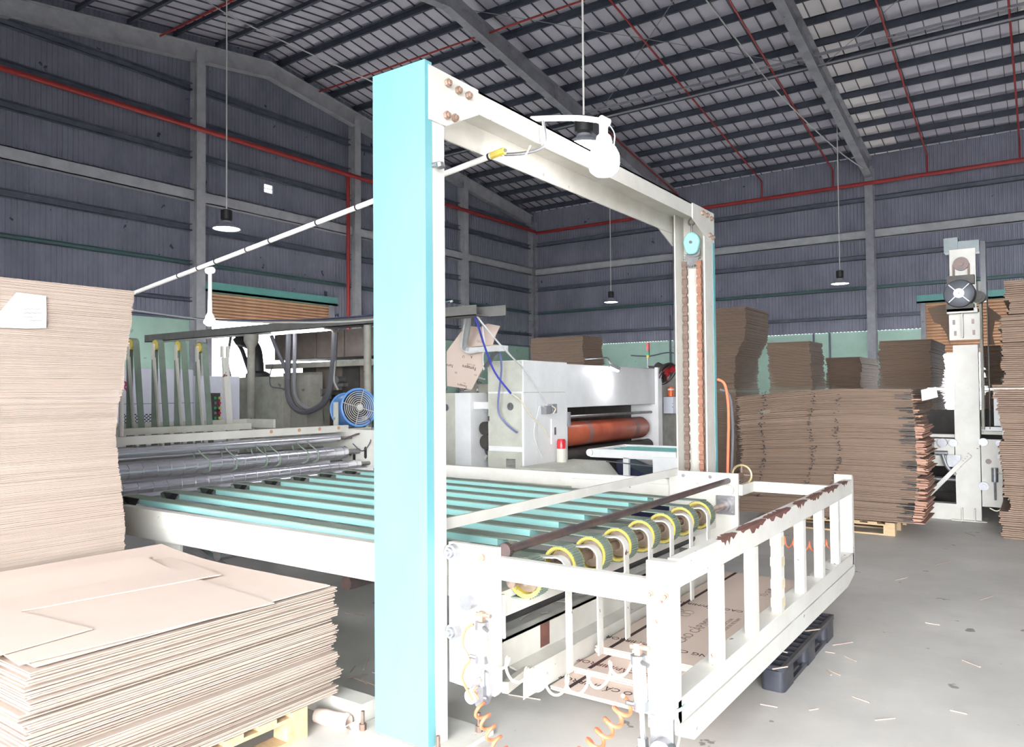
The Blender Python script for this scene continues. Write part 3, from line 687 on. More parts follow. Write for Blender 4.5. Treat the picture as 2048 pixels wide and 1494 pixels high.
for i, y in enumerate((3.305, 3.795, 4.245, 4.71, 5.175, 5.63)):
    b_ = obj('upright_bar', MB().box(-1.245, QX, y-.032, y+.032, .45, .88), white_worn, gd, bevel=.003)
    if i == 2:
        for z0 in (.50, .60, .72, .83): sub('tape_band', MB().box(-1.247, QX+.002, y-.034, y+.034, z0-.025, z0+.025), tape_m, b_)
obj('bottom_rail', MB().box(-1.29, QX, 2.80, 6.10, .355, .45), white_worn, gd, bevel=.004)['label'] = 'upper half of the bottom rail'
obj('bottom_rail', MB().prism([(2.95,.25),(5.85,.245),(6.08,.29),(6.10,.353),(2.82,.353),(2.84,.30)], 'x', -1.27, QX+.004), white_worn, gd)['label'] = 'lower half of the bottom rail'
obj('foot_clamp', MB().cyl((-1.23, 2.72, .275), (-1.23, 2.77, .275), .045, 18).box(-1.29, -1.195, 2.762, 2.778, .25, .39), steel, gd)
obj('twine', MB().tube([(-1.313, 2.775, .41), (-1.25, 2.765, .42), (-1.185, 2.775, .425), (-1.18, 2.85, .42)], .006, 6).tube([(-1.19, 2.775, .42), (-1.17, 2.77, .36), (-1.18, 2.765, .29)], .004, 6).tube([(-1.30, 2.775, .41), (-1.29, 2.765, .36), (-1.285, 2.76, .32)], .003, 6), M('mint_twine', (.5,.75,.68), .6), gd)
obj('end_knob', MB().cyl((-1.23, 6.12, .33), (-1.23, 6.18, .33), .035, 14), steel, gd)
def air_cyl(x, y, z0, z1, zr, label, tilt=0):
    c = thing('air_cylinder', label, 'cylinder', (x, y, z0), 'pneumatic cylinders on the stacker front')
    obj('barrel', MB().cyl((x, y, z0+.03), (x, y, z1-.03), .026, 20), silver, c)
    for z in (z0, z1-.035): obj('end_cap', MB().cyl((x, y, z), (x, y, z+.035), .030, 20), alum, c)
    obj('piston_rod', MB().cyl((x, y, zr), (x, y, z0), .011, 12), chrome, c)
    obj('rod_clevis', MB().box(x-.016, x+.016, y-.014, y+.014, zr-.07, zr).cyl((x-.03, y, zr-.05), (x+.03, y, zr-.05), .010, 8), steel, c)
    obj('top_bracket', MB().box(x-.012, x+.012, y-.010, y+.012, z1, z1+.045).cyl((x-.03, y, z1+.03), (x+.05, y, z1+.03), .010, 8), rust_bolt, c)
    obj('hose_fitting', MB().cyl((x-.026, y-.01, z0+.02), (x-.05, y-.03, z0+.03), .010, 8), steel, c)
    obj('hose_fitting', MB().cyl((x+.02, y-.015, z1-.02), (x+.055, y-.03, z1-.025), .009, 8), steel, c)
    c.rotation_euler = (0, tilt, 0)
    return c
air_cyl(-2.115, 2.765, .43, .615, .325, 'pneumatic cylinder on the near carriage plate beside the turquoise post')
air_cyl(-1.312, 2.73, .415, .625, .31, 'pneumatic cylinder leaning on the near post of the guard barrier', -.05)
lv = thing('lever_bracket', 'grey cast pivot lever under the near carriage plate', 'bracket', (-2.14, 2.79, .30))
obj('cheek', MB().prism([(-2.19,.30),(-2.13,.385),(-2.09,.385),(-2.075,.30),(-2.10,.24),(-2.16,.22)], 'y', 2.775, 2.80), alum, lv)
obj('pivot', MB().cyl((-2.17, 2.745, .27), (-2.17, 2.80, .27), .032, 18), silver, lv)
obj('pin', MB().cyl((-2.12, 2.75, .355), (-2.12, 2.80, .355), .012, 10), rust_bolt, lv)
# coiled hoses
def coil(p0, p1, turns, R, sag=0, n=20, ph=0):
    p0, p1 = Vector(p0), Vector(p1); d = (p1-p0); a = Vector((0,0,1)).cross(d.normalized()).normalized(); b = d.normalized().cross(a); pts = []
    N = int(turns*n)
    for i in range(N+1):
        t_ = i/N; an = 2*math.pi*turns*t_+ph
        pts.append(p0+d*t_ + Vector((0,0,-sag*4*t_*(1-t_))) + a*R*math.cos(an) + b*R*math.sin(an))
    return pts
e2 = on(1045, 1505, 'y', 2.70)
tag(obj('coiled_air_hose', MB().tube([(-2.135,2.755,.32),(-2.15,2.745,.30)] + coil((-2.12, 2.74, .245), (-1.87, 2.66, .05), 6.2, .028, .01), .0075, 8), hose_o), 'orange coiled air hose hanging below the near carriage plate', 'hose')
tag(obj('coiled_air_hose', MB().tube(coil((-1.36, 2.72, .44), (-1.66, 2.64, .08), 8.5, .030, .02, ph=1.5), .0085, 8), hose_o), 'orange coiled air hose hanging left of the guard post', 'hose')
tag(obj('coiled_air_hose', MB().tube(coil((-2.08, 2.755, .50), (-1.36, 2.74, .60), 7, .040, .13, ph=.6), .006, 8), hose_c), 'pale clear coiled hose sagging between carriage plate and guard', 'hose')
tag(obj('coiled_air_hose', MB().tube([(-1.95, 5.80, .55), (-1.9, 6.1, .5)] + coil(on(1535, 1065, 'y', 6.25), on(1665, 1085, 'y', 6.2), 8, .035, .06) + [(-1.25, 6.14, .42), (-1.25, 6.12, .45)], .006, 8), hose_o), 'bright orange coiled hose seen between the far guard bars', 'hose')
tag(obj('air_hose', MB().tube([(-2.15, 2.75, .60), (-2.19, 2.74, .57), (-2.205, 2.74, .50), (-2.17, 2.745, .44), (-2.195, 2.74, .40), (-2.21, 2.74, .35), (-2.18, 2.74, .30), (-2.15, 2.74, .26)], .006, 8), hose_o), 'short orange air hose curving beside the near cylinder', 'hose')

# ------------------------------------------------------------------ chrome roller infeed left of the slats
ri = thing('roller_infeed', 'row of chrome grooved rollers feeding the slat conveyor', 'rollers', (-6.0, 4.3, 0))
obj('side_plate', MB().box(-6.75, -5.45, 5.70, 5.74, .45, 1.27), white, ri)['label'] = 'white side plate holding the roller bearings'
obj('side_plate', MB().box(-6.75, -5.75, 2.80, 2.84, .45, 1.0), white, ri)['label'] = 'near side plate'
def roller(x, z, r, y0, y1, grooves=0, mat=chrome):
    o_ = obj('roller', MB().cyl((x, y0, z), (x, y1, z), r, 24), mat, ri)
    sub('journal', MB().cyl((x, y1, z), (x, 5.70, z), r*.45, 14), steel, o_)
    for k in range(grooves):
        yy = y0+(k+.5)*(y1-y0)/grooves
        sub('groove_ring', MB().ring((x, yy, z), (0,1,0), r-.001, .003, 24, 6), steel, o_)
    return o_
roller(-5.70, .865, .038, 2.9, 5.60)
roller(-5.83, .925, .045, 2.9, 5.55, 22)
roller(-5.98, 1.045, .062, 2.9, 5.50, 22)
roller(-6.10, 1.185, .040, 2.9, 5.52)
roller(-6.55, 1.06, .036, 2.9, 4.6)
roller(-6.25, .92, .05, 2.9, 5.5)
for y in (3.88, 4.15, 4.47, 4.62, 4.95, 5.08):
    loop = [(-6.10, y, 1.226), (-6.03, y, 1.15), (-5.935, y+.02, 1.085), (-5.915, y+.02, 1.03), (-5.94, y+.02, .99), (-5.99, y, .98), (-6.08, y, 1.05), (-6.14, y, 1.17), (-6.10, y, 1.226)]
    obj('round_belt', MB().tube(loop, .007, 6), belt, ri)
hb = obj('head_beam', MB().box(-6.22, -6.16, 2.85, 5.72, 1.245, 1.315), white, ri)
for y in (4.72, 5.06, 5.32, 5.58): sub('rust_spot', MB().cyl((-6.16, y, 1.29), (-6.157, y, 1.29), .018, 10), M('rust_spot', (.5,.27,.14), .7), hb)
obj('rear_beam', MB().box(-6.72, -6.66, 2.85, 4.86, 1.30, 1.36), mach_cream, ri)
obj('rear_beam', MB().box(-6.62, -6.30, 2.85, 5.74, 1.27, 1.285), mach_cream, ri)
obj('clamp_bracket', MB().bar((-6.10, 5.60, 1.17), (-5.95, 5.66, 1.23), .08, .012).bar((-6.05,5.55,1.10), (-6.02,5.62,1.0), .02, .02), dark_shaft, ri)
for z, x in ((1.03, -5.88), (.90, -5.72), (.95, -6.05)):
    obj('slot', MB().prism([(x-.018, z-.05), (x, z-.065), (x+.018, z-.05), (x+.018, z+.05), (x, z+.065), (x-.018, z+.05)], 'y', 5.694, 5.6985), black, ri)
for xx, yy in ((-6.7, 2.9), (-6.7, 5.6), (-5.85, 5.66)): obj('leg', MB().box(xx-.05, xx+.05, yy-.04, yy+.04, 0, .5), white, ri)
# upright belt arms behind the rollers
for i, (px, py) in enumerate(((266, 676), (316, 678), (361, 680), (403, 684))):
    p = on(px, py, 'x', -7.0); y = p.y; zt = p.z-.06; zb0 = 1.22
    ba = thing('belt_arm', ['first', 'second', 'third', 'fourth'][i] + ' upright belt arm from the tall cardboard stack', 'belt arm', (-7.0, y, zb0), 'upright belt arms behind the rollers')
    R = .055; pts = [(-7.0-R, y, zb0-.05)] + [(-7.0+R*math.cos(math.radians(d)), y, zt+R*math.sin(math.radians(d))) for d in range(180, -1, -15)] + [(-7.0+R+.05, y+.04, zb0-.05)]
    obj('belt', MB().ribbon(pts, (0,1,0), .06, .007), belt, ba)
    obj('top_pulley', MB().cyl((-7.0, y-.034, zt), (-7.0, y+.034, zt), .048, 20).lathe((-7.0, y-.036, zt), (0,1,0), [(.03,0),(.046,0),(.046,.005),(.03,.005),(.03,0)], 20), yellow, ba)
    obj('fork', MB().box(-7.03, -6.99, y-.05, y-.036, zt-.14, zt+.01).cyl((-7.0, y-.055, zt), (-7.0, y-.036, zt), .014, 10), white, ba)
    obj('bar', MB().bar((-7.0, y-.04, zt-.12), (-6.95, y, zb0-.08), .03, .018, up=(0,1,0)), white, ba)
p = on(450, 692, 'x', -7.0)
ba = thing('bare_arm', 'white upright arm without a belt right of the belt arms', 'arm', (-7.0, p.y, 1.22))
obj('bar', MB().bar((-7.0, p.y, p.z-.12), (-6.95, p.y+.03, 1.14), .07, .03, up=(1,0,0)), white_worn, ba)
for dy in (-.035, .03): obj('fork', MB().box(-7.02, -6.98, p.y+dy-.012, p.y+dy+.012, p.z-.12, p.z), white, ba)
rr_ = on(240, 852, 'x', -7.05); r2_ = on(500, 846, 'x', -7.05)
fr = thing('arm_rail', 'cream rail frame carrying the upright belt arms', 'rail', (-7.05, 4.4, 0))
obj('rail', MB().box(-7.09, -7.07, 2.9, r2_.y, 1.34, 1.39), mach_cream, fr)
obj('rail_end', MB().box(-7.09, -6.62, r2_.y-.03, r2_.y, 1.30, 1.39), mach_cream, fr)
obj('base_rail', MB().box(-7.06, -6.9, 2.85, 5.3, 1.10, 1.17), mach_cream, fr)
for y in (2.95, 5.2): obj('leg', MB().box(-7.06, -6.98, y-.04, y+.04, 0, 1.10), mach_cream, fr)

# ------------------------------------------------------------------ pallets and cardboard stacks
def wood_pallet(label, x0, x1, y0, y1, along='x', group='wooden pallets'):
    p = thing('wooden_pallet', label, 'pallet', ((x0+x1)/2, (y0+y1)/2, 0), group)
    nb = 6
    for k in range(3):
        if along == 'y':    # deck boards run along x, stringers along y
            xa = x0+(x1-x0-.10)*k/2
            obj('bottom_board', MB().box(xa, xa+.10, y0, y1, 0, .018), wood, p); obj('stringer', MB().box(xa, xa+.10, y0, y1, .108, .126), wood, p)
            for j in range(3): yb = y0+(y1-y0-.12)*j/2; obj('block', MB().box(xa, xa+.10, yb, yb+.12, .018, .108), wood, p)
        else:
            ya = y0+(y1-y0-.10)*k/2
            obj('bottom_board', MB().box(x0, x1, ya, ya+.10, 0, .018), wood, p); obj('stringer', MB().box(x0, x1, ya, ya+.10, .108, .126), wood, p)
            for j in range(3): xb = x0+(x1-x0-.12)*j/2; obj('block', MB().box(xb, xb+.12, ya, ya+.10, .018, .108), wood, p)
    nb = 7
    for k in range(nb):
        if along == 'y': ya = y0+(y1-y0-.10)*k/(nb-1); obj('deck_board', MB().box(x0, x1, ya, ya+.10, .126, .146), wood, p)
        else: xa = x0+(x1-x0-.10)*k/(nb-1); obj('deck_board', MB().box(xa, xa+.10, y0, y1, .126, .146), wood, p)
    return p
def stack(label, x0, x1, y0, y1, z0, z1, th=.006, nbun=10, jit=.006, bjit=.012, lean=None, mat=None, top=None, warp=None, segx=1, cat='cardboard stack', group='stacks of flat cardboard', name='cardboard_stack', seed=1, ragx=0):
    rnd = random.Random(seed)
    t = thing(name, label, cat, ((x0+x1)/2, (y0+y1)/2, z0), group)
    n = int((z1-z0)/th); per = max(1, n//nbun); z = z0; k = 0; bun = None; bo = (0, 0)
    while k < n:
        if k % per == 0 and n-k >= per*.6:
            if bun: obj('bundle', bun, mat, t)
            bun = MB(); bo = (rnd.gauss(0, bjit), rnd.gauss(0, bjit))
        dx, dy = bo[0]+rnd.gauss(0, jit), bo[1]+rnd.gauss(0, jit)
        if lean: l = lean(z); dx += l[0]; dy += l[1]
        a0, a1 = x0+dx-rnd.random()*ragx, x1+dx+rnd.random()*ragx*.6; b0, b1 = y0+dy, y1+dy; tt = th*rnd.uniform(.72, .9)
        if segx == 1: bun.box(a0, a1, b0, b1, z, z+tt)
        else:
            vs = []; fs = []
            for i in range(segx+1):
                u = i/segx; xx = a0+(a1-a0)*u; wz = warp(u)*min(1., .25+.75*(z-z0)/(z1-z0))
                vs += [(xx,b0,z+wz),(xx,b1,z+wz),(xx,b1,z+wz+tt),(xx,b0,z+wz+tt)]
            for i in range(segx): fs += [(4*i+q, 4*i+(q+1) % 4, 4*i+4+(q+1) % 4, 4*i+4+q) for q in range(4)]
            fs += [(0,1,2,3), (4*segx+3, 4*segx+2, 4*segx+1, 4*segx)]
            bun.add(vs, fs)
        z += th; k += 1
    if bun: obj('bundle', bun, mat, t)
    return t
# low stack and its pallet
LSX0, LSX1, LSY0, LSY1 = -4.50, -2.95, 1.24, 2.655
wood_pallet('pale pine pallet under the low cardboard stack', -4.40, -2.95, 1.30, 2.47, 'y')
stack('low stack of pale cardboard sheets on a pine pallet', LSX0, LSX1, LSY0, LSY1,   .148, .685, .0062, 12, .006, .012, mat=kraft, seed=4)
def loose_sheet(label, cx, cy, z, lx, ly, rot, bend, seed):
    n = 10; top = []; mb = MB(); vs = []; fs = []; c, s = math.cos(rot), math.sin(rot)
    for layer in (0, .005):
        for i in range(n+1):
            for j in range(n+1):
                u, v = i/n-.5, j/n-.5; X, Y = u*lx, v*ly
                vs.append((cx+X*c-Y*s, cy+X*s+Y*c, z+layer+bend(u, v)))
    m = n+1; o_ = m*m
    for i in range(n):
        for j in range(n):
            a = i*m+j; fs += [(a, a+1, a+m+1, a+m), (o_+a, o_+a+m, o_+a+m+1, o_+a+1)]
    for i in range(n):
        fs += [(i*m, (i+1)*m, o_+(i+1)*m, o_+i*m), (i*m+n, o_+i*m+n, o_+(i+1)*m+n, (i+1)*m+n), (i, o_+i, o_+i+1, i+1), (n*m+i, n*m+i+1, o_+n*m+i+1, o_+n*m+i)]
    mb.add(vs, fs)
    return tag(obj('cardboard_sheet', mb, kraft_top), label, 'cardboard sheet', 'loose sheets on the low stack')
lift = lambda u, v: .055*max(0, -u-.05)**2*4 + .002
loose_sheet('bottom loose cardboard sheet, flush with the low stack and curling up at the back', -3.72, 1.94, .686, 1.52, 1.36, 0, lift, 1)
loose_sheet('loose cardboard sheet turned askew, its corner jutting over the front of the low stack', -3.62, 1.80, .694, 1.34, 1.02, -.10, lambda u, v: .001+lift(u, v)*.8, 2)
loose_sheet('narrow loose cardboard sheet lying near the tall stack end of the low stack', -4.02, 1.96, .702, .75, 1.04, -.16, lambda u, v: .002, 3)
loose_sheet('topmost loose cardboard sheet at the left edge of the picture', -3.72, 1.20, .703, 1.15, .62, .10, lambda u, v: .003, 4)
# tall stack with the paper note
pts_l = [(580,270),(610,266),(650,262),(720,250),(775,248),(810,236),(870,232),(930,235),(1000,247),(1095,251)]
TZ = [(on(px, py, 'x', -4.62).z, on(px, py, 'x', -4.62).y) for py, px in pts_l][::-1]
def tall_lean(z):
    zs = [a for a, b in TZ]; ys = [b for a, b in TZ]
    return (.0, float(np.interp(z, zs, ys))-2.5)
wood_pallet('pine pallet hidden under the tall cardboard stack', -5.75, -4.66, 1.2, 2.4, 'y')
stack('tall stack of brown cardboard sheets with a white paper note, at the left edge', -5.85, -4.62, .75, 2.5, .148, 2.30, .0055, 16, .0025, .003, lean=tall_lean, mat=kraft, seed=9)
q = [on(a, b, 'x', -4.606) for a, b in ((-4,655),(-4,628),(33,585),(60,588),(92,592),(93,630),(92,656),(50,657))]
nb_ = thing('paper_note', 'crumpled white paper note stuck on the tall cardboard stack', 'paper', tuple(q[0]))
obj('sheet', MB().prism([(p.y, p.z) for p in q], 'x', -4.608, -4.604), paper, nb_)
q = [on(a, b, 'x', -4.600) for a, b in ((33,585),(-2,630),(10,622),(44,612))]
obj('folded_corner', MB().prism([(p.y, p.z) for p in q], 'x', -4.603, -4.599), paper, nb_)
for k, (py, a, b) in enumerate(((618, 48, 80), (626, 45, 84), (634, 46, 72), (641, 58, 84))):
    p0, p1 = on(a, py, 'x', -4.603), on(b, py, 'x', -4.603)
    obj('handwriting', MB().ribbon([p0.lerp(p1, j/8)+Vector((0,0,.003*(-1)**j)) for j in range(9)], (1,0,0), .001, .0025), cable_m, nb_)
sr = thing('paper_scrap', 'crumpled pale paper roll lying on the floor beside the pine pallet', 'scrap', tuple(on(660, 1455, 'z', 0)))
c = on(655, 1452, 'z', 0); e = on(700, 1462, 'z', 0)
obj('roll', MB().lathe((c.x-.08, c.y, .035), (e-c), [(.034,0),(.04,.06),(.036,.12),(.042,.18),(.03,.2),(.026,.15),(.028,0)], 12), kraft_top, sr)
obj('torn_end', MB().ribbon([(e.x-.02,e.y,.02),(e.x+.02,e.y+.01,.045),(e.x+.05,e.y,.03),(e.x+.08,e.y+.02,.01)], (0,1,0), .07, .004), kraft_top, sr)

# printed cartons on the black plastic pallet
pp = thing('plastic_pallet', 'black plastic pallet under the printed cartons', 'pallet', (-1.75, 4.86, 0))
PX0, PX1, PY0, PY1 = -2.10, -1.20, 4.27, 5.47
def rblock(x0, x1, y0, y1, z0, z1, r=.03):
    poly = []
    for cx, cy, a0 in ((x1-r, y1-r, 0), (x0+r, y1-r, 90), (x0+r, y0+r, 180), (x1-r, y0+r, 270)):
        for d in (0, 30, 60, 90): poly.append((cx+r*math.cos(math.radians(a0+d)), cy+r*math.sin(math.radians(a0+d))))
    return MB().prism(poly, 'z', z0, z1)
for i in range(3):
    for j in range(3):
        bx = PX0+(PX1-PX0-.13)*i/2; by = PY0+(PY1-PY0-.22)*j/2
        obj('foot', rblock(bx, bx+.13, by, by+.22, 0, .115), blk_plastic, pp)
    bx = PX0+(PX1-PX0-.13)*i/2
    obj('runner', MB().box(bx+.005, bx+.025, PY0+.1, PY1-.1, 0, .022).box(bx+.05, bx+.075, PY0+.1, PY1-.1, 0, .022).box(bx+.105, bx+.125, PY0+.1, PY1-.1, 0, .022), blk_plastic, pp)
for k in range(9):
    xx = PX0+(PX1-PX0-.022)*k/8; obj('deck_bar', MB().box(xx, xx+.022, PY0+.01, PY1-.01, .11, .14), blk_plastic, pp)
for k in range(14):
    yy = PY0+(PY1-PY0-.02)*k/13; obj('deck_bar', MB().box(PX0+.01, PX1-.002, yy, yy+.02, .112, .138), blk_plastic, pp)
CX0, CX1 = -2.085, -1.30
def carton_layer(label, y0, y1, z0, nsh, seed, marks):
    rnd = random.Random(seed)
    t = thing('printed_carton', label, 'carton', ((CX0+CX1)/2, (y0+y1)/2, z0), 'flat printed cartons on the black pallet')
    for k in range(nsh):
        dx, dy = rnd.gauss(0, .004), rnd.gauss(0, .006)
        obj('sheet', MB().box(CX0+dx, CX1+dx, y0+dy, y1+dy, z0+k*.008, z0+k*.008+.0065), kraft_top, t)
    zt = z0+(nsh-1)*.008+.0068
    obj('print_stripe', MB().box(CX0+.075, CX0+.098, y0+.02, y1, zt, zt+.0006), print_dark, t)
    for s, x, y, size, rot, mt in marks:
        me = text_mesh(s, size, 'CENTER'); me.materials.append(mt)
        obj('lettering', me, None, t, loc=(x, y, zt+.0006), rot=(0, 0, rot))
    return t
PI = math.pi
TXT = 'TỦ GƯƠNG CAO CẤP/MIRROR'
carton_layer('lowest printed carton layer sticking out furthest toward the camera', 3.30, 5.80, .141, 3, 1, [(TXT, -1.69, 3.43, .062, PI, print_dark)])
carton_layer('second printed carton layer with dark red lettering near its edge', 3.52, 5.82, .166, 4, 2, [(TXT, -1.69, 3.62, .062, PI, print_red)])
top_c = carton_layer('topmost printed carton layer with the full lettering and logo', 3.76, 5.86, .200, 5, 3,
    [(TXT, -1.69, 3.94, .060, PI, print_dark), (TXT, -1.69, 4.85, .060, PI, print_dark),
     ('CAO CẤP/MIRROR', -1.72, 4.42, .085, PI/2+.0, print_pale), ('TỦ GƯƠNG', -1.42, 4.35, .085, PI/2, print_pale),
     ('PRODUCTION\nMADE IN VIETNAM', -1.60, 4.55, .035, PI/2, print_pale), ('CAO CẤP/MIRROR', -1.45, 5.40, .075, PI/2, print_dark), ('TỦ GƯƠNG', -1.62, 5.45, .06, PI/2, print_pale)])
lg = MB()
for dx, dy in ((-.035,-.03),(.035,-.03),(-.035,.03),(.035,.03)): lg.ring((-1.93+dx, 4.62+dy, .2405), (0,0,1), .032, .0018, 24, 4)
obj('printed_emblem', lg, print_pale, top_c)

# floor litter
random.seed(21)
lit = [((1545,1338),(1575,1333)),((1540,1298),(1575,1305)),((1610,1262),(1640,1258)),((1665,1290),(1705,1284)),((1652,1340),(1662,1350)),((1658,1340),(1680,1350)),((1690,1312),(1712,1322)),((1650,1303),(1670,1306)),((1705,1393),(1740,1405)),((1520,1408),(1555,1414)),((1618,1420),(1636,1417)),((1870,1130),(1900,1122)),((1925,1320),(1960,1334)),((1850,1245),(1880,1250)),((690,1225),(730,1232)),((695,1355),(735,1348)),((700,1345),(712,1330)),((1930,1065),(1950,1072)),((1790,1160),(1815,1155)),((1960,1200),(1985,1192)),((1750,1440),(1790,1436)),((1900,1420),(1935,1428))]
for i, (a, b) in enumerate(lit):
    z = .15 if i < 2 else (.148 if i == 2 else .004)
    p0, p1 = on(*a, 'z', z), on(*b, 'z', z)
    if (p1-p0).length > .35: p1 = p0+(p1-p0).normalized()*.2
    tag(obj('cardboard_strip', MB().bar(p0, p1, .007, .005), kraft), (['nearest', 'middle', 'farthest'][i] + ' cardboard offcut strip lying on the black pallet' if i < 3 else 'thin cardboard offcut strip lying on the concrete floor'), 'offcut', 'cardboard offcuts on the ' + ('black pallet' if i < 3 else 'floor'))
mb = MB()
for k in range(60):
    a = random.uniform(-3.4, -2.3); b = random.uniform(3.0, 5.6); d = random.uniform(0, 3.1); L_ = random.uniform(.05, .22)
    mb.bar((a, b, .004), (a+L_*math.cos(d), b+L_*math.sin(d), .004), .007, .005)
tag(obj('offcut_litter', mb, kraft_top), 'scattered cardboard offcuts on the floor under the conveyor', 'litter', kind='stuff')

# ------------------------------------------------------------------ brown stacks in the right background
peak = lambda u: float(np.interp(u, [0, .14, .47, .61, 1], [-.085, -.055, .0, .012, .0]))
bs = stack('big brown die-cut carton stack with ragged ends behind the guard barrier', -3.12, -1.20, 9.42, 10.5, .170, 1.655, .0095, 14, .010, .010, mat=kraft_shaded, warp=peak, segx=12, seed=12, ragx=.05,
           lean=lambda z: (.05*math.sin(z*2.2)-.03*(1.6-z), .0))
mk = MB(); rnd = random.Random(5)
for u0 in (.155, .45, .60):
    for k in range(90):
        z = rnd.uniform(.35, 1.63); x = -3.12+1.92*(u0-.035*(1.65-z)+.012*math.sin(z*9)+rnd.gauss(0, .008)) + .05*math.sin(z*2.2)-.03*(1.6-z)
        mk.box(x-.006, x+.006, 9.375, 9.40, z, z+.007)
obj('slot_marks', mk, black, bs)['kind'] = 'stuff'
fl_ = MB(); dk = MB()
for k in range(120):
    z = rnd.uniform(.17, 1.25)*(1 if k % 3 else 1.24); w_ = rnd.uniform(.03, .09)*(1.25-.35*z); x = -1.16+.05*math.sin(z*2.2)-.03*(1.6-z)
    fl_.box(x-.05, x+w_*.8, 9.42+rnd.uniform(-.03, .05), 9.5+rnd.uniform(.1, .9), z, z+rnd.uniform(.004, .016))
for k in range(70):
    z = rnd.uniform(.2, 1.62); x = -1.22+.05*math.sin(z*2.2)-.03*(1.6-z)
    dk.box(x-rnd.uniform(.02,.16), x+.02, 9.372, 9.40, z, z+.008)
obj('tab_ends', fl_, kraft_pink, bs)['kind'] = 'stuff'
obj('slot_gaps', dk, black, bs)['kind'] = 'stuff'
wood_pallet('weathered wooden pallet under the big brown stack', -2.62, -1.42, 9.50, 10.45, 'x')
def back_stack(label, pl_, pr, ps, py, yf, seed, th=.022, bj=.015, lean=None):
    a, b = on(pl_, py, 'y', yf), on(pr, py, 'y', yf); s = on(ps, py, 'x', b.x); yb = min(s.y, yf+2.2)
    return stack(label, a.x, b.x, yf, yb, .0, a.z, th, max(6, int(a.z/.16)), .008, bj, mat=kraft_shaded, seed=seed, lean=lean)
back_stack('very tall brown stack just right of the far gantry post', 1400, 1490, 1535, 617, 15.0, 31, lean=lambda z: (-.22*max(0, min(1,(2.65-z)*3)), 0))
back_stack('medium brown stack right of the very tall one', 1537, 1622, 1648, 684, 14.2, 32)
back_stack('lower brown stack of sagging bundles left of the wall column', 1653, 1722, 1757, 715, 16.4, 33, bj=.04)
back_stack('broad brown stack with dark side near the white column', 1758, 1862, 1890, 681, 14.0, 34)
back_stack('wide brown stack showing above the white printing machine', 1062, 1166, 1205, 676, 15.5, 35, bj=.03)
back_stack('dark stack at the right edge of the picture', 2022, 2130, 2145, 615, 13.4, 36, bj=.03, lean=lambda z: (.03*math.sin(z*3), 0))
back_stack('low brown stack beyond the white column at the right', 1962, 2000, 2012, 690, 15.0, 37)
q = [on(a, b, 'y', 9.55) for a, b in ((1842,780),(1872,774),(1876,794),(1844,802))]
tag(obj('paper_note', MB().prism([(p.x, p.z) for p in q], 'y', 9.548, 9.552), paper), 'white paper note on the end of the big brown stack', 'paper')


# ------------------------------------------------------------------ second stacker at the right
Y2 = 11.1
def Q(px, py, y=Y2): p = on(px, py, 'y', y); return p.x, p.z
def qbox(mb, x0, y0, x1, y1, d0=0, d1=.1, y=Y2):
    """box from photo rectangle on the plane y, thickness d0..d1 beyond it"""
    a = Q(x0, y0, y); b = Q(x1, y1, y); return mb.box(min(a[0],b[0]), max(a[0],b[0]), y+d0, y+d1, min(a[1],b[1]), max(a[1],b[1]))
s2 = thing('second_stacker', 'older white stacker column with chain motor on top at the right', 'machine', (-.82, 11.2, 0))
cx0, cx1 = Q(1908, 800)[0], Q(1958, 800)[0]
obj('column', MB().box(cx0, cx1, Y2, Y2+.22, 0, Q(1930, 690)[1]), white_worn, s2)
obj('base_plate', MB().box(cx0-.05, cx1+.06, Y2-.06, Y2+.3, 0, .012), white, s2)
for px in (1925, 1950): obj('foot_rib', MB().box(Q(px,1000)[0]-.006, Q(px,1000)[0]+.006, Y2-.06, Y2, .012, .16), white, s2)
obj('motor_bracket', qbox(qbox(MB(), 1898, 628, 1961, 678, -.02, .0), 1896, 621, 1957, 626, -.16, .1), white, s2)
for a, b in ((1908,645),(1946,643),(1911,667),(1948,665)): 
    c = Q(a, b); obj('slot', MB().box(c[0]-.014, c[0]+.014, Y2-.026, Y2-.018, c[1]-.03, c[1]+.03), dark_shaft, s2)
obj('web', qbox(MB(), 1925, 628, 1928, 676, -.12, 0), white, s2)
obj('head_plate', qbox(MB(), 1898, 500, 1953, 625, .02, .06), white_worn, s2)
c = Q(1922, 528)
obj('sprocket', MB().cyl((c[0], Y2-.03, c[1]), (c[0], Y2+.02, c[1]), .085, 22).cyl((c[0], Y2-.05, c[1]), (c[0], Y2-.03, c[1]), .03, 14), dark_shaft, s2)
for dx in (-.082, .082): obj('chain', MB().box(c[0]+dx-.012, c[0]+dx+.012, Y2-.02, Y2+.01, c[1]-.26, c[1]), rusty, s2)
c = Q(1921, 590)
mo = obj('motor', MB().lathe((c[0], Y2-.22, c[1]), (0,1,0), [(0,0),(.10,0),(.165,.03),(.175,.06),(.175,.20),(.15,.22),(0,.22)], 24), M('grey_motor', (.12,.125,.14), .5, .3), s2)
sub('cooling_cross', MB().cyl((c[0], Y2-.235, c[1]), (c[0], Y2-.215, c[1]), .06, 20).bar((c[0]-.11, Y2-.222, c[1]-.11), (c[0]+.11, Y2-.222, c[1]+.11), .012, .035, up=(0,1,0)).bar((c[0]-.11, Y2-.222, c[1]+.11), (c[0]+.11, Y2-.222, c[1]-.11), .012, .035, up=(0,1,0)), alum, mo)
sub('motor_foot', MB().box(c[0]-.15, c[0]+.15, Y2-.16, Y2-.02, c[1]-.22, c[1]-.13), mach_dark, mo)
sub('lifting_eye', MB().ring((c[0]-.01, Y2-.1, c[1]+.20), (0,1,0), .022, .007, 16, 6), steel, mo)
sub('motor_flange', qbox(MB(), 1895, 555, 1950, 568, -.12, .0), mach_dark, mo)
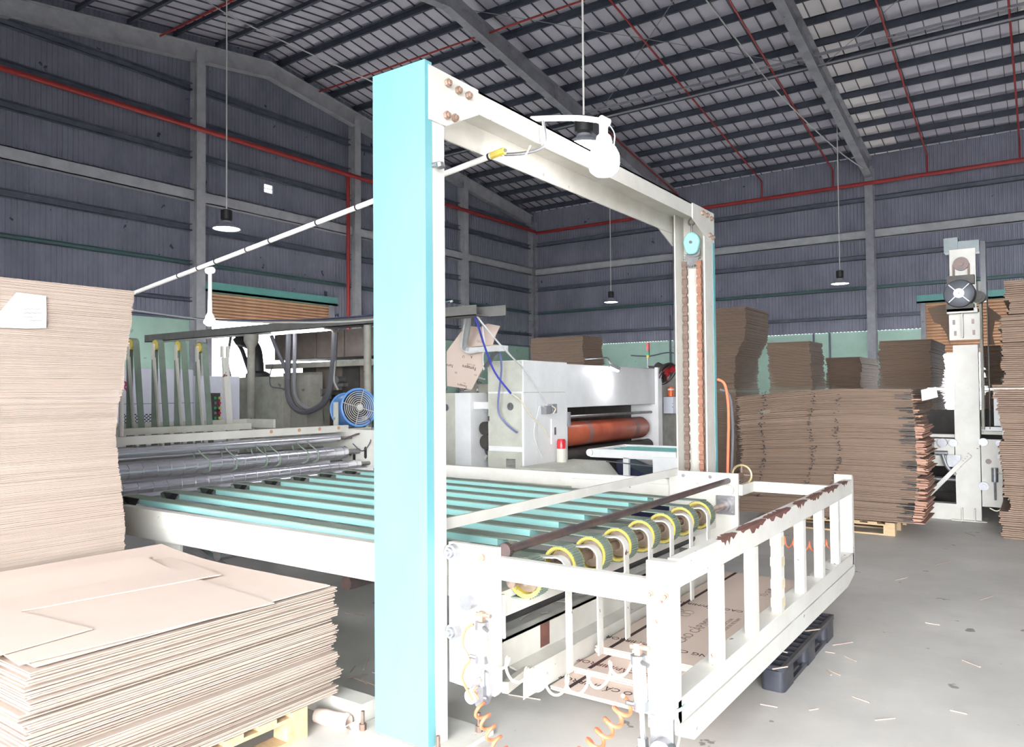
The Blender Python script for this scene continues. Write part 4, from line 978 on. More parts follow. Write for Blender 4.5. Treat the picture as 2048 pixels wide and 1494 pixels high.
obj('gear_case', qbox(qbox(MB(), 1886, 476, 1915, 502, .05, .25), 1915, 482, 1958, 502, .04, .22), M('grey_green_case', (.25,.29,.29), .5, c2=(.2,.23,.23)), s2)
obj('chain_guard', qbox(MB(), 1958, 480, 1972, 600, .1, .25), blk_plastic, s2)
obj('rear_mast', qbox(MB(), 1955, 560, 1968, 860, .12, .3), mach_grey, s2)
obj('rear_mast', qbox(MB(), 1970, 560, 1979, 860, .2, .3), mach_dark, s2)
c = Q(1957, 594); obj('idler', MB().cyl((c[0], Y2-.02, c[1]), (c[0], Y2+.1, c[1]), .075, 20).cyl((c[0], Y2-.04, c[1]), (c[0], Y2-.02, c[1]), .04, 16), mach_dark, s2)
obj('rear_panel', qbox(MB(), 1983, 780, 2011, 855, .4, .45), mach_white, s2)
cpl = obj('carriage_plate', qbox(MB(), 1962, 878, 2007, 1015, -.04, -.01), white_worn, s2)
for a, b, r in ((1967,884,.05),(1998,886,.035),(2000,912,.03),(1968,972,.055)):
    c = Q(a, b, Y2-.04); sub('guide_roller', MB().cyl((c[0], Y2-.085, c[1]), (c[0], Y2-.04, c[1]), r, 18).cyl((c[0], Y2-.1, c[1]), (c[0], Y2-.085, c[1]), r*.5, 12), alum, cpl)
c = Q(1977, 923, Y2-.04); sub('hole', MB().cyl((c[0], Y2-.0415, c[1]), (c[0], Y2-.04, c[1]), .032, 16), dark_shaft, cpl)
c = Q(1990, 950, Y2-.04)
sub('air_cylinder', MB().cyl((c[0], Y2-.09, c[1]-.08), (c[0], Y2-.09, c[1]+.09), .035, 16).cyl((c[0], Y2-.09, c[1]-.3), (c[0], Y2-.09, c[1]-.08), .012, 8), alum, cpl)
sub('cable_bundle', MB().tube([Q3 for Q3 in [(c[0], Y2-.1, c[1]+.05), (c[0]+.14, Y2-.1, c[1]-.03), (c[0]+.17, Y2-.1, c[1]-.2), (c[0]+.04, Y2-.1, c[1]-.42), (c[0]-.06, Y2-.1, c[1]-.4)]], .008, 6), hose_c, cpl)
obj('carriage_plate', qbox(MB(), 1868, 877, 1909, 920, .02, .05), white_worn, s2)
c = Q(1885, 885, Y2); obj('roller', MB().cyl((c[0], Y2-.05, c[1]), (c[0], Y2+.02, c[1]), .055, 18).cyl((c[0]+.12, Y2-.03, c[1]), (c[0]+.12, Y2+.02, c[1]), .05, 16), alum, s2)
obj('clutter', MB().cyl((c[0]-.08, Y2-.04, c[1]-.13), (c[0]+.06, Y2-.04, c[1]-.13), .03, 12).box(c[0]+.05, c[0]+.2, Y2-.05, Y2, c[1]-.3, c[1]-.15).tube([(c[0], Y2-.05, c[1]-.15), (c[0]+.05, Y2-.06, c[1]-.3), (c[0]+.14, Y2-.05, c[1]-.4)], .02, 8), alum, s2)
obj('side_arm', qbox(MB(), 1828, 868, 1908, 876, .1, .16), white, s2)
obj('side_arm', qbox(MB(), 1828, 910, 1905, 934, .1, .16), white, s2)
obj('side_roller', MB().cyl((Q(1828,893)[0], Y2+.13, Q(1828,893)[1]), (Q(1870,893)[0], Y2+.13, Q(1870,893)[1]), .09, 18), chrome, s2)
obj('far_arm', qbox(MB(), 1960, 864, 2110, 874, .25, .3), white, s2)
obj('far_arm', qbox(MB(), 2007, 897, 2110, 908, .2, .26), white, s2)
obj('link_bar', qbox(MB(), 1960, 855, 2019, 864, .2, .24), mach_white, s2)
obj('far_leg', qbox(MB(), 2003, 855, 2020, 990, .22, .3), mach_white, s2)
a, b = Q(1840, 1008), Q(1940, 908)
obj('brace', MB().bar((a[0], Y2-.05, a[1]), (b[0], Y2-.05, b[1]), .05, .09, up=(0,1,0)), white, s2)
for k in (.88, .92, .96): obj('bolt', bolt((a[0]+(b[0]-a[0])*k, Y2-.075, a[1]+(b[1]-a[1])*k), (0,-1,0), .013, .01), rust_bolt, s2)
obj('foot_beam', MB().box(Q(1830,1015)[0], cx0, Y2+.0, Y2+.16, 0, .2), white_worn, s2)
for k in range(7): obj('floor_roller', MB().cyl((Q(1830,900)[0]-.2, Y2+.5+.16*k, .45-.04*k), (1.6, Y2+.5+.16*k, .45-.04*k), .035, 10), steel, s2)
obj('rear_frame', MB().box(-1.6, 1.6, Y2+1.7, Y2+1.8, 0, 1.35), mach_dark, s2)
tag(obj('coiled_air_hose', MB().tube(coil(on(2010, 970, 'y', Y2-.1), on(2070, 985, 'y', Y2-.1), 9, .055, .03), .009, 8), hose_b), 'blue coiled air hose at the right edge beside the second stacker', 'hose')
# cardboard caught behind the second stacker
q = [on(a, b, 'y', 12.2) for a, b in ((1855,616),(1897,608),(1900,690),(1893,668),(1880,648),(1868,645))]
tag(obj('cardboard_sheet', MB().prism([(p.x, p.z) for p in q], 'y', 12.2, 12.23), kraft_shaded), 'bent brown cardboard flap sticking out left of the chain motor', 'cardboard sheet')
q = [on(a, b, 'y', 12.2) for a, b in ((1975,612),(2012,640),(2008,648),(1990,640),(1985,670),(1990,690),(1975,690))]
tag(obj('cardboard_sheet', MB().prism([(p.x, p.z) for p in q], 'y', 12.2, 12.23), kraft_shaded), 'bent brown cardboard flap sticking out right of the chain motor', 'cardboard sheet')

# ------------------------------------------------------------------ white printing machine in the middle
PY, PX = 8.0, on(1046, 720, 'y', 8.0).x
def R_(px, py, x=PX): p = on(px, py, 'x', x); return p.y, p.z
def rbox(mb, x0, y0, x1, y1, d0, d1, x=PX):
    a = R_(x0, y0, x); b = R_(x1, y1, x); return mb.box(x+d0, x+d1, min(a[0],b[0]), max(a[0],b[0]), min(a[1],b[1]), max(a[1],b[1]))
ZT = on(1046, 720, 'y', PY).z; YE = R_(1318, 745)[0]; Xb = on(975, 722, 'y', PY).x; YC = R_(1135, 800)[0]
pm = thing('printing_machine', 'white carton printing machine with an orange-red cylinder', 'machine', (PX, PY+2, 0))
obj('tower', MB().box(Xb, PX, PY, YC, 0, ZT), mach_white, pm, bevel=.01)['label'] = 'near cabinet tower'
zc = R_(1140, 815)[1]
hood = obj('hood', MB().box(Xb, PX-.01, YC+.002, YE, zc, ZT-.02), mach_white, pm, bevel=.01)
obj('far_frame', MB().box(Xb, PX, YE-.15, YE, 0, zc), mach_white, pm)
obj('back_panel', MB().box(Xb-.05, Xb, YC, YE, 0, zc), mach_cream, pm)
dp = obj('door', qbox(MB(), 978, 787, 1044, 894, -.012, -.001, PY), mach_cream, pm)
c = Q(1022, 813, PY)
sub('vent_fan', MB().lathe((c[0], PY-.016, c[1]), (0,1,0), [(0,0),(.045,0),(.045,.004),(0,.004)], 20).ring((c[0], PY-.016, c[1]), (0,1,0), .045, .006, 24, 6).bar((c[0]-.05, PY-.018, c[1]), (c[0]+.05, PY-.018, c[1]), .006, .006).bar((c[0], PY-.018, c[1]-.05), (c[0], PY-.018, c[1]+.05), .006, .006), steel, dp)
c = Q(979, 837, PY); sub('latch', MB().box(c[0]-.008, c[0]+.008, PY-.024, PY-.012, c[1]-.03, c[1]+.03), dark_shaft, dp)
d2 = obj('door', qbox(MB(), 977, 901, 1045, 975, -.012, -.001, PY), mach_cream, pm)
for k in range(6):
    c0_ = Q(1014, 918+3*k, PY); c1_ = Q(1032, 918+3*k, PY); sub('louvre', MB().box(c0_[0], c1_[0], PY-.018, PY-.012, c0_[1]-.006, c0_[1]+.004), steel, d2)
obj('top_panel', qbox(MB(), 977, 724, 1045, 783, -.008, -.001, PY), mach_cream, pm)
sd = obj('side_door', rbox(MB(), 1101, 838, 1130, 885, .001, .02), mach_white, pm)
c = R_(1107, 862); sub('handle', MB().box(PX+.02, PX+.035, c[0]-.01, c[0]+.01, c[1]-.05, c[1]+.05), dark_shaft, sd)
obj('seam', rbox(MB(), 1046, 784, 1130, 785, 0, .002), mach_cream, pm); obj('seam', rbox(MB(), 1075, 800, 1076, 930, 0, .002), mach_cream, pm)
av = obj('air_valve', rbox(rbox(MB(), 1082, 812, 1092, 828, 0, .08), 1095, 808, 1104, 826, 0, .08), alum, pm)
sub('valve_hose', MB().tube([on(1090, 815, 'x', PX+.07), on(1080, 812, 'x', PX+.07), on(1075, 830, 'x', PX+.05), on(1068, 870, 'x', PX+.03), on(1085, 915, 'x', PX+.03)], .008, 6), cable_w, av)
sub('valve_hose', MB().tube([on(1104, 812, 'x', PX+.08), on(1111, 818, 'x', PX+.09), on(1106, 828, 'x', PX+.08)], .008, 6), hose_c, av)
yl, zl = R_(1135, 872); yr, zr = R_(1303, 853); zcy = (zl+zr)/2
cl = obj('print_cylinder', MB().lathe((PX-.18, yl-.1, zcy), (0,1,0), [(0,0),(.165,0),(.175,.02),(.175,yr-yl+.02),(.15,yr-yl+.09),(.06,yr-yl+.1),(0,yr-yl+.1)], 36), red_roll, pm)
for f in (.24, .80): sub('ink_band', MB().lathe((PX-.18, yl+(yr-yl)*f, zcy), (0,1,0), [(.1755,0),(.1765,.0),(.1765,.12),(.1755,.12)], 36), M('grey_ink_band', (.30,.16,.14), .5), cl)
obj('lower_roll', MB().cyl((PX-.12, yl-.1, zcy-.30), (PX-.12, yr+.1, zcy-.30), .10, 24), mach_dark, pm)
obj('spray_bar', MB().cyl((PX-.05, yl, zcy+.25), (PX-.05, yr+.1, zcy+.25), .022, 12), steel, pm)
obj('bar_clamp', MB().box(PX-.06, PX+.02, YC-.02, YC+.05, zcy+.12, zcy+.32), alum, pm)
obj('recess_shade', MB().box(Xb, Xb+.1, YC, YE-.15, .3, zc), mach_dark, pm)  # dark slab stands in for the shade under the hood
obj('far_post', rbox(MB(), 1309, 735, 1319, 900, .0, .06), mach_white, pm)
ap = MB(); a = R_(1110, 912); 
obj('apron', MB().prism([(PX+.02, .0), (PX+.75, .0), (PX+.75, .50), (PX+.55, .72), (PX+.02, .72)], 'y', PY-.15, PY+1.2), mach_cream, pm)
ld = thing('clip_lamp', 'small lit work lamp on a bent bracket over the white printing machine', 'lamp', tuple(on(1228, 735, 'x', PX+.12)))
c = on(1228, 737, 'x', PX+.14)
obj('bracket', MB().tube([on(1170, 718, 'x', PX-.05), on(1212, 716, 'x', PX+.0), on(1218, 722, 'x', PX+.06), on(1228, 735, 'x', PX+.12)], .012, 8), steel, ld)
obj('lamp_head', MB().bar(c+Vector((-.04,-.05,.05)), c+Vector((.05,.06,-.01)), .10, .05), alum, ld)
obj('led', MB().bar(c+Vector((-.05,-.05,.015)), c+Vector((.03,.06,-.045)), .08, .006), led_on, ld)
bc = thing('warning_beacon', 'red warning beacon on a cream base beside the printing machine', 'beacon', (PX+.12, on(1123, 890, 'x', PX+.12).y, .72))
c = on(1123, 903, 'x', PX+.12); 
obj('base', MB().cyl((c.x, c.y, .72), (c.x, c.y, c.z+.04), .068, 20), beacon_w, bc)
obj('lens', MB().lathe((c.x, c.y, c.z+.04), (0,0,1), [(0,0),(.062,0),(.06,.10),(.05,.125),(0,.13)], 20), red_plastic, bc)
st_ = thing('signal_tower', 'slim red and green signal tower light above the printing machine', 'signal light', tuple(on(1296, 735, 'x', PX-.2)))
for nm, y0, y1, mt in (('pole', 745, 716, steel), ('amber_segment', 716, 710, yellow), ('green_segment', 710, 702, green_pl), ('red_segment', 702, 686, red_plastic)):
    a, b = on(1296, y0, 'x', PX-.2), on(1296, y1, 'x', PX-.2)
    obj(nm, MB().cyl((a.x, a.y, a.z), (a.x, a.y, b.z), .012 if nm == 'pole' else .028, 14), mt, st_)
# control post beyond the machine
cpn = thing('control_cabinet', 'tall grey cabinet with a black button panel right of the printing machine', 'cabinet', tuple(on(1335, 900, 'x', PX-.1)))
y0_ = R_(1320, 800, PX-.1)[0]; y1_ = R_(1366, 800, PX-.1)[0]
obj('body', MB().box(PX-.5, PX-.1, y0_, y1_, 0, R_(1340, 738, PX-.1)[1]), mach_grey, cpn)
pnl = obj('button_box', rbox(MB(), 1327, 794, 1342, 826, .0, .18, PX-.1), mach_bluewhite, cpn)
bp_ = obj('button_panel', rbox(MB(), 1342, 794, 1358, 826, .0, .16, PX-.1), glassp, cpn)
for r_ in range(4):
    for c_ in range(3):
        q = on(1345+4.5*c_, 800+7*r_, 'x', PX+.062); sub('button', MB().cyl((PX+.06, q.y, q.z), (PX+.075, q.y, q.z), .014, 10), [cable_w, red_plastic, green_pl][(r_+c_) % 3], bp_)
bt = thing('orange_bottle', 'orange jar with white cap band on top of the button box', 'jar', tuple(on(1342, 792, 'x', PX)))
q = on(1342, 793, 'x', PX); 
obj('jar', MB().lathe(q, (0,0,1), [(0,0),(.055,0),(.058,.11),(.05,.13),(0,.13)], 18), orange_pl, bt)
obj('band', MB().lathe(q, (0,0,1), [(.059,.11),(.06,.11),(.06,.14),(0,.14)], 18), cable_w, bt)
obj('lid', MB().lathe(q, (0,0,1), [(0,.14),(.055,.14),(.05,.17),(0,.172)], 18), orange_pl, bt)
fn = thing('wall_fan', 'red bladed fan tilted in a dark round cage beside the printing machine', 'fan', tuple(on(1330, 748, 'x', PX+.1)))
c = on(1334, 748, 'x', PX+.12); ax = Vector((.80, -.15, -.58)).normalized()
obj('housing', MB().lathe(c-ax*.16, ax, [(0,-.10),(.07,-.10),(.09,0),(.20,.10),(.21,.14),(.19,.14),(.05,.02),(0,.02)], 24), mach_dark, fn)
bl = MB()
for k in range(4):
    b_ = ax.orthogonal().normalized(); m_ = Matrix.Rotation(k*PI/2, 3, ax); d = m_ @ b_; e_ = ax.cross(d)
    bl.add([c+d*.03-ax*.01, c+d*.17+e_*.08-ax*.025, c+d*.18-e_*.06+ax*.02, c+d*.04-e_*.02+ax*.015], [(0,1,2,3)])
    bl.add([c+d*.03-ax*.016, c+d*.17+e_*.08-ax*.031, c+d*.18-e_*.06+ax*.014, c+d*.04-e_*.02+ax*.009], [(3,2,1,0)])
obj('blades', bl, red_plastic, fn)
obj('hub', MB().lathe(c, ax, [(0,-.03),(.04,-.03),(.04,.03),(0,.045)], 16), red_plastic, fn)
cg = MB().ring(c+ax*.02, ax, .205, .008, 32, 6)
for rr__ in (.06, .11, .16): cg.ring(c+ax*.035, ax, rr__, .003, 28, 4)
obj('cage', cg, black, fn)
obj('mount', MB().bar(c-ax*.2, c-ax*.2+Vector((-.15,-.12,.0)), .06, .06), mach_dark, fn)
obj('mount_arm', MB().bar(c-ax*.2+Vector((-.15,-.12,.0)), Vector((PX-.1, YE-.05, ZT-.25)), .05, .05), mach_white, fn)
# small feed conveyor right of the printing machine
fc = thing('feed_conveyor', 'small white feed conveyor with blue-green slats at the printing machine', 'conveyor', (PX+1.2, PY+1.6, 0))
ya = R_(1180, 905, PX+.35)
FX0 = PX+.30
fy0 = on(1180, 905, 'x', FX0).y; fz = on(1180, 905, 'x', FX0).z
obj('side_rail', MB().box(FX0, FX0+1.25, fy0, fy0+.05, fz-.06, fz+.05), mach_white, fc)
obj('side_rail', MB().box(FX0, FX0+1.25, fy0+1.0, fy0+1.05, fz-.06, fz+.05), mach_white, fc)
obj('nose_roller', MB().cyl((FX0, fy0-.02, fz), (FX0, fy0+1.07, fz), .05, 16), mach_white, fc)
for k in range(5): obj('slat', MB().box(FX0+.1, FX0+1.25, fy0+.14+.19*k, fy0+.18+.19*k, fz+.0, fz+.03), head_m, fc)
obj('end_box', MB().box(FX0+.95, FX0+1.55, fy0-.05, fy0+.06, fz-.34, fz-.02), mach_white, fc)
obj('belt_strip', MB().bar((FX0+.1, fy0+.0, fz-.1), (FX0+1.3, fy0, fz-.16), .05, .012), cable_m, fc)
for xx in (.5, 1.15):
    for yy in (0, 1.0): obj('leg', MB().box(FX0+xx, FX0+xx+.08, fy0+yy, fy0+yy+.05, 0, fz-.05), mach_white, fc)
tag(obj('dark_tarp', MB().prism([(FX0+.45,.0),(FX0+1.2,.0),(FX0+1.1,.45),(FX0+.35,.72)], 'y', fy0+.08, fy0+.6), M('navy_plastic', (.015,.017,.05), .3)), 'dark blue plastic sheet under the small feed conveyor', 'tarp')
# second unit left of the machine
pu = thing('printing_unit', 'second printing unit seen just right of the near turquoise post', 'machine', (-6.9, PY+1, 0))
ux0, ux1 = Q(880, 800, PY)[0], Q(911, 800, PY)[0]; uw0, uw1 = Q(912, 800, PY)[0], Q(943, 800, PY)[0]; uz = Q(912, 786, PY)[1]
obj('cabinet', MB().box(ux0-.6, ux1, PY, PY+1.2, 0, uz), mach_cream, pu); obj('side_frame', MB().box(uw0, uw1, PY-.02, PY+3.5, 0, uz), mach_white, pu)
c = Q(892, 815, PY); obj('vent_fan', MB().cyl((c[0], PY-.01, c[1]), (c[0], PY, c[1]), .05, 20), steel, pu)
obj('link_beam', MB().box(uw1, Xb, PY+.05, PY+.12, Q(950,818,PY)[1], Q(950,804,PY)[1]), mach_white, pu)
obj('gap_shade', MB().box(uw1, Xb, PY+.8, PY+.9, 0, uz), mach_dark, pu)  # dark sheet puts the shade of the gap between the units into colour
rnd = random.Random(8)
for k in range(5):
    z = .75+.16*k; obj('pipe_bundle', MB().tube([(uw1, PY+.3, z), (uw1+.15, PY+.25-.1*rnd.random(), z+rnd.uniform(-.1,.1)), (Xb, PY+.3, z+rnd.uniform(-.15,.2))], .025, 8), [cable_w, cable_m][k % 2], pu)
c = Q(962, 885, PY); obj('small_motor', MB().cyl((c[0], PY+.1, c[1]), (c[0], PY+.4, c[1]), .10, 18).cyl((c[0]-.02, PY+.1, c[1]+.18), (c[0]-.02, PY+.4, c[1]+.18), .09, 18), mach_dark, pu)
for k in range(10):
    a = on(rnd.uniform(945, 974), rnd.uniform(755, 785), 'y', PY+.3); b = on(rnd.uniform(900, 974), rnd.uniform(765, 790), 'y', PY+.4)
    m_ = (a+b)/2+Vector((0,-.1,rnd.uniform(-.05,.1))); obj('loose_cable', MB().tube([a, m_, b], .012, 6), [cable_w, cable_m, steel][k % 3], pu)
obj('clutter_box', MB().box(Q(900,785,PY)[0], Q(972,785,PY)[0], PY+.25, PY+.6, uz, uz+.12), mach_grey, pu)
# kraft boards with print hung above the second unit
def board(label, corners, yp, mat=kraft_top, texts=(), d=.012, back=0):
    q = [on(a, b, 'y', yp) for a, b in corners]
    t = thing('hung_carton', label, 'carton', tuple(q[0]), 'kraft cartons hung above the second printing unit')
    obj('board', MB().prism([(p.x, p.z) for p in q], 'y', yp, yp+d), mat, t)
    for s, px, py, size, rot, mt in texts:
        p = on(px, py, 'y', yp-.001); me = text_mesh(s, size); me.materials.append(mt)
        obj('lettering', me, None, t, loc=(p.x, yp-.001, p.z), rot=(PI/2, rot, 0))
    return t
UD = PI
board('large hung kraft carton with upside-down lettering, tilted', ((893,703),(928,655),(935,690),(965,706),(966,735),(943,779),(894,772)), 7.80, texts=(
    ('Famapro', 938, 735, .066, UD+.19, print_dark), ('BẾP TỪ ĐÔI', 942, 729, .026, UD+.19, print_pale), ('CE', 912, 745, .034, UD+.12, print_dark), ('Famapro', 924, 771, .047, UD+.19, print_dark),
    ('KÍNH', 929, 766, .018, UD+.19, print_pale), ('U', 927, 713, .05, UD+.1, print_dark), ('A', 943, 714, .05, UD+.1, print_dark), ('Fama', 899, 731, .056, UD+.1, print_dark), ('AU', 951, 750, .036, UD+.19, print_pale)))
board('upper hung kraft carton with a folded flap', ((938,652),(960,654),(975,647),(1000,652),(990,672),(985,690),(940,694),(928,690)), 7.86, texts=(('GOLD', 962, 683, .05, .1, print_pale),))
board('narrow kraft strip under the white shelf bundle', ((960,706),(1000,700),(1007,692),(1003,690),(975,690),(955,700)), 7.88)
sh = thing('cable_shelf', 'white bundle of cables and bracket at the hung cartons', 'bracket', tuple(on(960, 700, 'y', 7.72)))
obj('trough', qbox(MB(), 933, 695, 1009, 702, 0, .08, 7.70), cable_w, sh)
obj('strut', MB().bar(on(970, 735, 'y', 7.74), on(995, 703, 'y', 7.74), .03, .05), steel, sh)
obj('grey_hose', MB().tube([on(938, 620, 'y', 7.2), on(935, 660, 'y', 7.5), on(930, 695, 'y', 7.68), on(935, 700, 'y', 7.68)], .035, 10), M('pvc_grey_hose', (.38,.39,.38), .5), sh)
obj('white_hose', MB().tube([on(922, 620, 'y', 7.2), on(930, 640, 'y', 7.4), on(923, 690, 'y', 7.66), on(935, 705, 'y', 7.66), on(955, 703, 'y', 7.66)], .014, 8), cable_w, sh)
obj('ribbon', MB().tube([on(965, 653, 'y', 7.75), on(969, 690, 'y', 7.69), on(966, 715, 'y', 7.72), on(968, 740, 'y', 7.74)], .010, 6), cable_w, sh)
tag(obj('blue_hose', MB().tube([on(942, 618, 'y', 7.1), on(955, 648, 'y', 7.2), on(970, 695, 'y', 7.4), on(990, 745, 'y', 7.6), on(1022, 787, 'y', 7.8)], .013, 8), cable_b), 'blue hose hanging from the cable tray to the printing machine', 'hose')
tag(obj('blue_hose', MB().tube([on(1000, 706, 'y', 7.7), on(1003, 740, 'y', 7.8), on(996, 815, 'y', 7.86), on(1010, 845, 'y', 7.9), on(1034, 865, 'y', 7.92)], .013, 8), M('slate_blue_hose', (.16,.18,.36), .4)), 'slate blue hose curving down the printing machine door', 'hose')
tag(obj('pale_hose', MB().tube([on(945, 620, 'y', 7.1), on(985, 672, 'y', 7.3), on(1030, 720, 'y', 7.7), on(1046, 735, 'x', PX+.08), on(1080, 785, 'x', PX+.10), on(1092, 808, 'x', PX+.08)], .011, 8), cable_w), 'white hose slanting over the corner of the printing machine', 'hose')
tag(obj('pale_hose', MB().tube([on(1022, 787, 'y', 7.8), on(1040, 800, 'y', 7.9), on(1060, 828, 'x', PX+.05), on(1085, 855, 'x', PX+.05), on(1098, 875, 'x', PX+.03)], .010, 8), hose_c), 'clear hose continuing from the blue hose across the corner', 'hose')

# ------------------------------------------------------------------ machines at the left behind the belt arms
ty = 7.0
t0, t1 = on(289, 682, 'y', ty), on(952, 613, 'y', ty)
ct = thing('cable_tray', 'long grey cable tray running above the machines', 'tray', (-8, ty, t1.z))
zt = (t0.z+t1.z)/2
obj('tray', MB().box(t0.x, t1.x, ty, ty+.012, zt-.06, zt+.06).box(t0.x, t1.x, ty, ty+.25, zt-.06, zt-.05).box(t0.x, t1.x+.25, ty+.24, ty+.25, zt-.06, zt+.06), M('dusty_grey_tray', (.19,.185,.17), .6, c2=(.14,.135,.125)), ct)
p = on(500, 690, 'y', ty+.1)
obj('support_post', MB().lathe((p.x, ty+.12, zt-.06), (0,0,-1), [(.11,0),(.11,.10),(.06,.2),(.055,zt-.06),(0,zt-.06)], 14), mach_grey, ct)
obj('support_post', MB().cyl((t1.x-1.9, ty+.12, 0), (t1.x-1.9, ty+.12, zt-.06), .05, 12), mach_grey, ct)
tag(obj('overhead_cable', MB().tube([on(262, 625, 'y', 6.9), on(400, 637, 'y', 6.95), on(520, 641, 'y', 6.95), on(640, 638, 'y', 6.95), on(760, 628, 'y', 6.95), on(900, 604, 'y', 6.97)], .010, 6), M('navy_cable', (.05,.06,.14), .5)), 'dark blue cable sagging above the cable tray', 'cable')
tag(obj('overhead_cable', MB().tube([on(262, 620, 'y', 6.9), on(400, 638, 'y', 6.95), on(560, 645, 'y', 6.98), on(747, 639, 'y', 6.98), on(905, 602, 'y', 6.98)], .013, 6), cable_w), 'white cable sagging above the cable tray', 'cable')
tb = thing('tube_lamp', 'lit fluorescent tube under the cable tray', 'lamp', tuple(on(600, 661, 'y', ty+.1)))
a, b = on(545, 667, 'y', ty+.1), on(645, 659, 'y', ty+.1); zz = (a.z+b.z)/2
obj('tube', MB().cyl((a.x, ty+.1, zz), (b.x, ty+.1, zz), .022, 12), tube_on, tb)
obj('batten', MB().box(a.x-.05, b.x+.05, ty+.08, ty+.13, zz+.024, zz+.05), mach_white, tb)
# white machine with the red letter
wx = -9.2
def W(px, py): p = on(px, py, 'x', wx); return p.y, p.z
wm = thing('white_machine', 'blue-white machine with a red letter and perforated grille behind the belt arms', 'machine', (wx, 5.2, 0))
ztp = W(300, 737)[1]; yA = W(210, 800)[0]; yB = W(388, 800)[0]
obj('body', MB().box(wx-1.2, wx, yA-.6, yB, 0, ztp), mach_bluewhite, wm, bevel=.02)
obj('shoulder', MB().box(wx-1.2, wx-.08, yB, W(486, 800)[0], 0, W(450, 752)[1]), mach_bluewhite, wm)
obj('seam', MB().box(wx, wx+.002, yA, yB, W(300,807)[1]-.004, W(300,807)[1]+.002), cable_m, wm)
for px, s in ((248, 'R'), (257, '.')):
    p = on(px, 775 if s == 'R' else 775, 'x', wx+.003); me = text_mesh(s, .22); me.materials.append(M('red_letter', (.45,.02,.10), .5))
    obj('lettering', me, None, wm, loc=tuple(p), rot=(PI/2, 0, PI/2))
gr = MB()
for r_ in range(11):
    for c_ in range(9):
        px = 240+7.6*c_+(3.8 if r_ % 2 else 0); py = 829+3.3*r_
        if px > 306: continue
        p = on(px, py, 'x', wx+.002); gr.box(wx, wx+.003, p.y-.014, p.y+.014, p.z-.007, p.z+.007)
obj('perforations', gr, black, wm)['kind'] = 'stuff'
cpb = obj('control_panel', MB().box(wx-.08, wx-.05, W(423,800)[0], W(445,800)[0], W(430,846)[1], W(430,786)[1]), mach_dark, wm)
for r_ in range(5):
    for c_ in range(2):
        p = on(429+9*c_, 796+10*r_, 'x', wx-.05); sub('button', MB().cyl((wx-.05, p.y, p.z), (wx-.03, p.y, p.z), .02, 10), [green_pl, red_plastic, steel, yellow][(2*r_+c_*3) % 4], cpb)
# stained grey cabinet, ducts and dark press
gy = 7.6
gc = thing('grey_cabinet', 'stained grey cabinet with a black hose elbow on top', 'cabinet', (-9, gy, 0))
a, b = on(472, 755, 'y', gy), on(565, 755, 'y', gy)
obj('body', MB().box(a.x, b.x, gy, gy+.8, 0, a.z), mach_grey, gc, bevel=.01)
p = on(516, 735, 'y', gy+.2)
obj('hose_elbow', MB().tube([(p.x, gy+.2, a.z), (p.x-.02, gy+.2, a.z+.25), (p.x+.02, gy+.1, a.z+.5), (p.x+.05, gy-.2, zt-.08)], .10, 12), black, gc)
obj('hose_elbow', MB().tube([(p.x-.2, gy+.2, a.z+.05), (p.x-.24, gy+.15, a.z+.25), (p.x-.15, gy, a.z+.45), (p.x-.05, gy-.2, zt-.08)], .035, 8), black, gc)
obj('hose_collar', MB().lathe((p.x, gy+.2, a.z), (0,0,1), [(0,0),(.20,0),(.19,.06),(.12,.1),(0,.1)], 16), black, gc)
obj('side_panel', MB().box(b.x+.002, b.x+.40, gy+.15, gy+.45, 0, a.z+.02), mach_grey, gc)
pr = thing('dark_press', 'grimy dark press section with brown duct boxes behind the blue fan', 'machine', (-7.5, 8.6, 0))
zd0, zd1 = on(650, 716, 'y', 8.0).z, on(650, 662, 'y', 8.0).z
for i, (pa, pb_) in enumerate(((549, 632), (633, 688), (689, 790))):
    obj('duct_box', MB().box(on(pa, 690, 'y', 8.0).x, on(pb_, 690, 'y', 8.0).x-.01, 8.0, 8.7, zd0, zd1), mach_brown, pr, bevel=.008)
obj('duct_rail', MB().box(on(530,725,'y',7.95).x, on(760,725,'y',7.95).x, 7.95, 8.1, zd0-.14, zd0-.06), mach_grey, pr)
for pa, pb_, pt, pbm in ((605, 632, 735, 800), (632, 686, 732, 780), (686, 720, 730, 790), (720, 790, 726, 800)):
    qa, qb = on(pa, pt, 'y', 8.15), on(pb_, pbm, 'y', 8.15); obj('press_head', MB().box(qa.x, qb.x-.02, 8.15, 8.8, qb.z, qa.z), mach_dark if pa in (605, 686) else mach_brown, pr)
qa, qb = on(600, 790, 'y', 8.3), on(800, 790, 'y', 8.3)
obj('press_body', MB().box(qa.x, qb.x, 8.3, 9.2, 0, qa.z), mach_dark, pr)
obj('press_base', MB().box(on(566,830,'y',8.1).x, on(640,830,'y',8.1).x, 8.1, 8.6, 0, on(600,745,'y',8.1).z), mach_grey, pr)
for k, (pa, py_) in enumerate(((610, 770), (640, 785), (700, 800), (672, 760))):
    c = on(pa, py_, 'y', 8.0); obj('valve', MB().cyl((c.x, 8.0, c.z), (c.x, 8.2, c.z), .06, 12).box(c.x-.1, c.x+.1, 8.05, 8.15, c.z-.1, c.z-.05), [mach_dark, steel][k % 2], pr)
def hang(label, pts, r, mat, name='hanging_cable'):
    tag(obj(name, MB().tube(pts, r, 8), mat), label, 'cable', 'cables slung below the cable tray')
hy = 7.35
from mathutils.geometry import interpolate_bezier
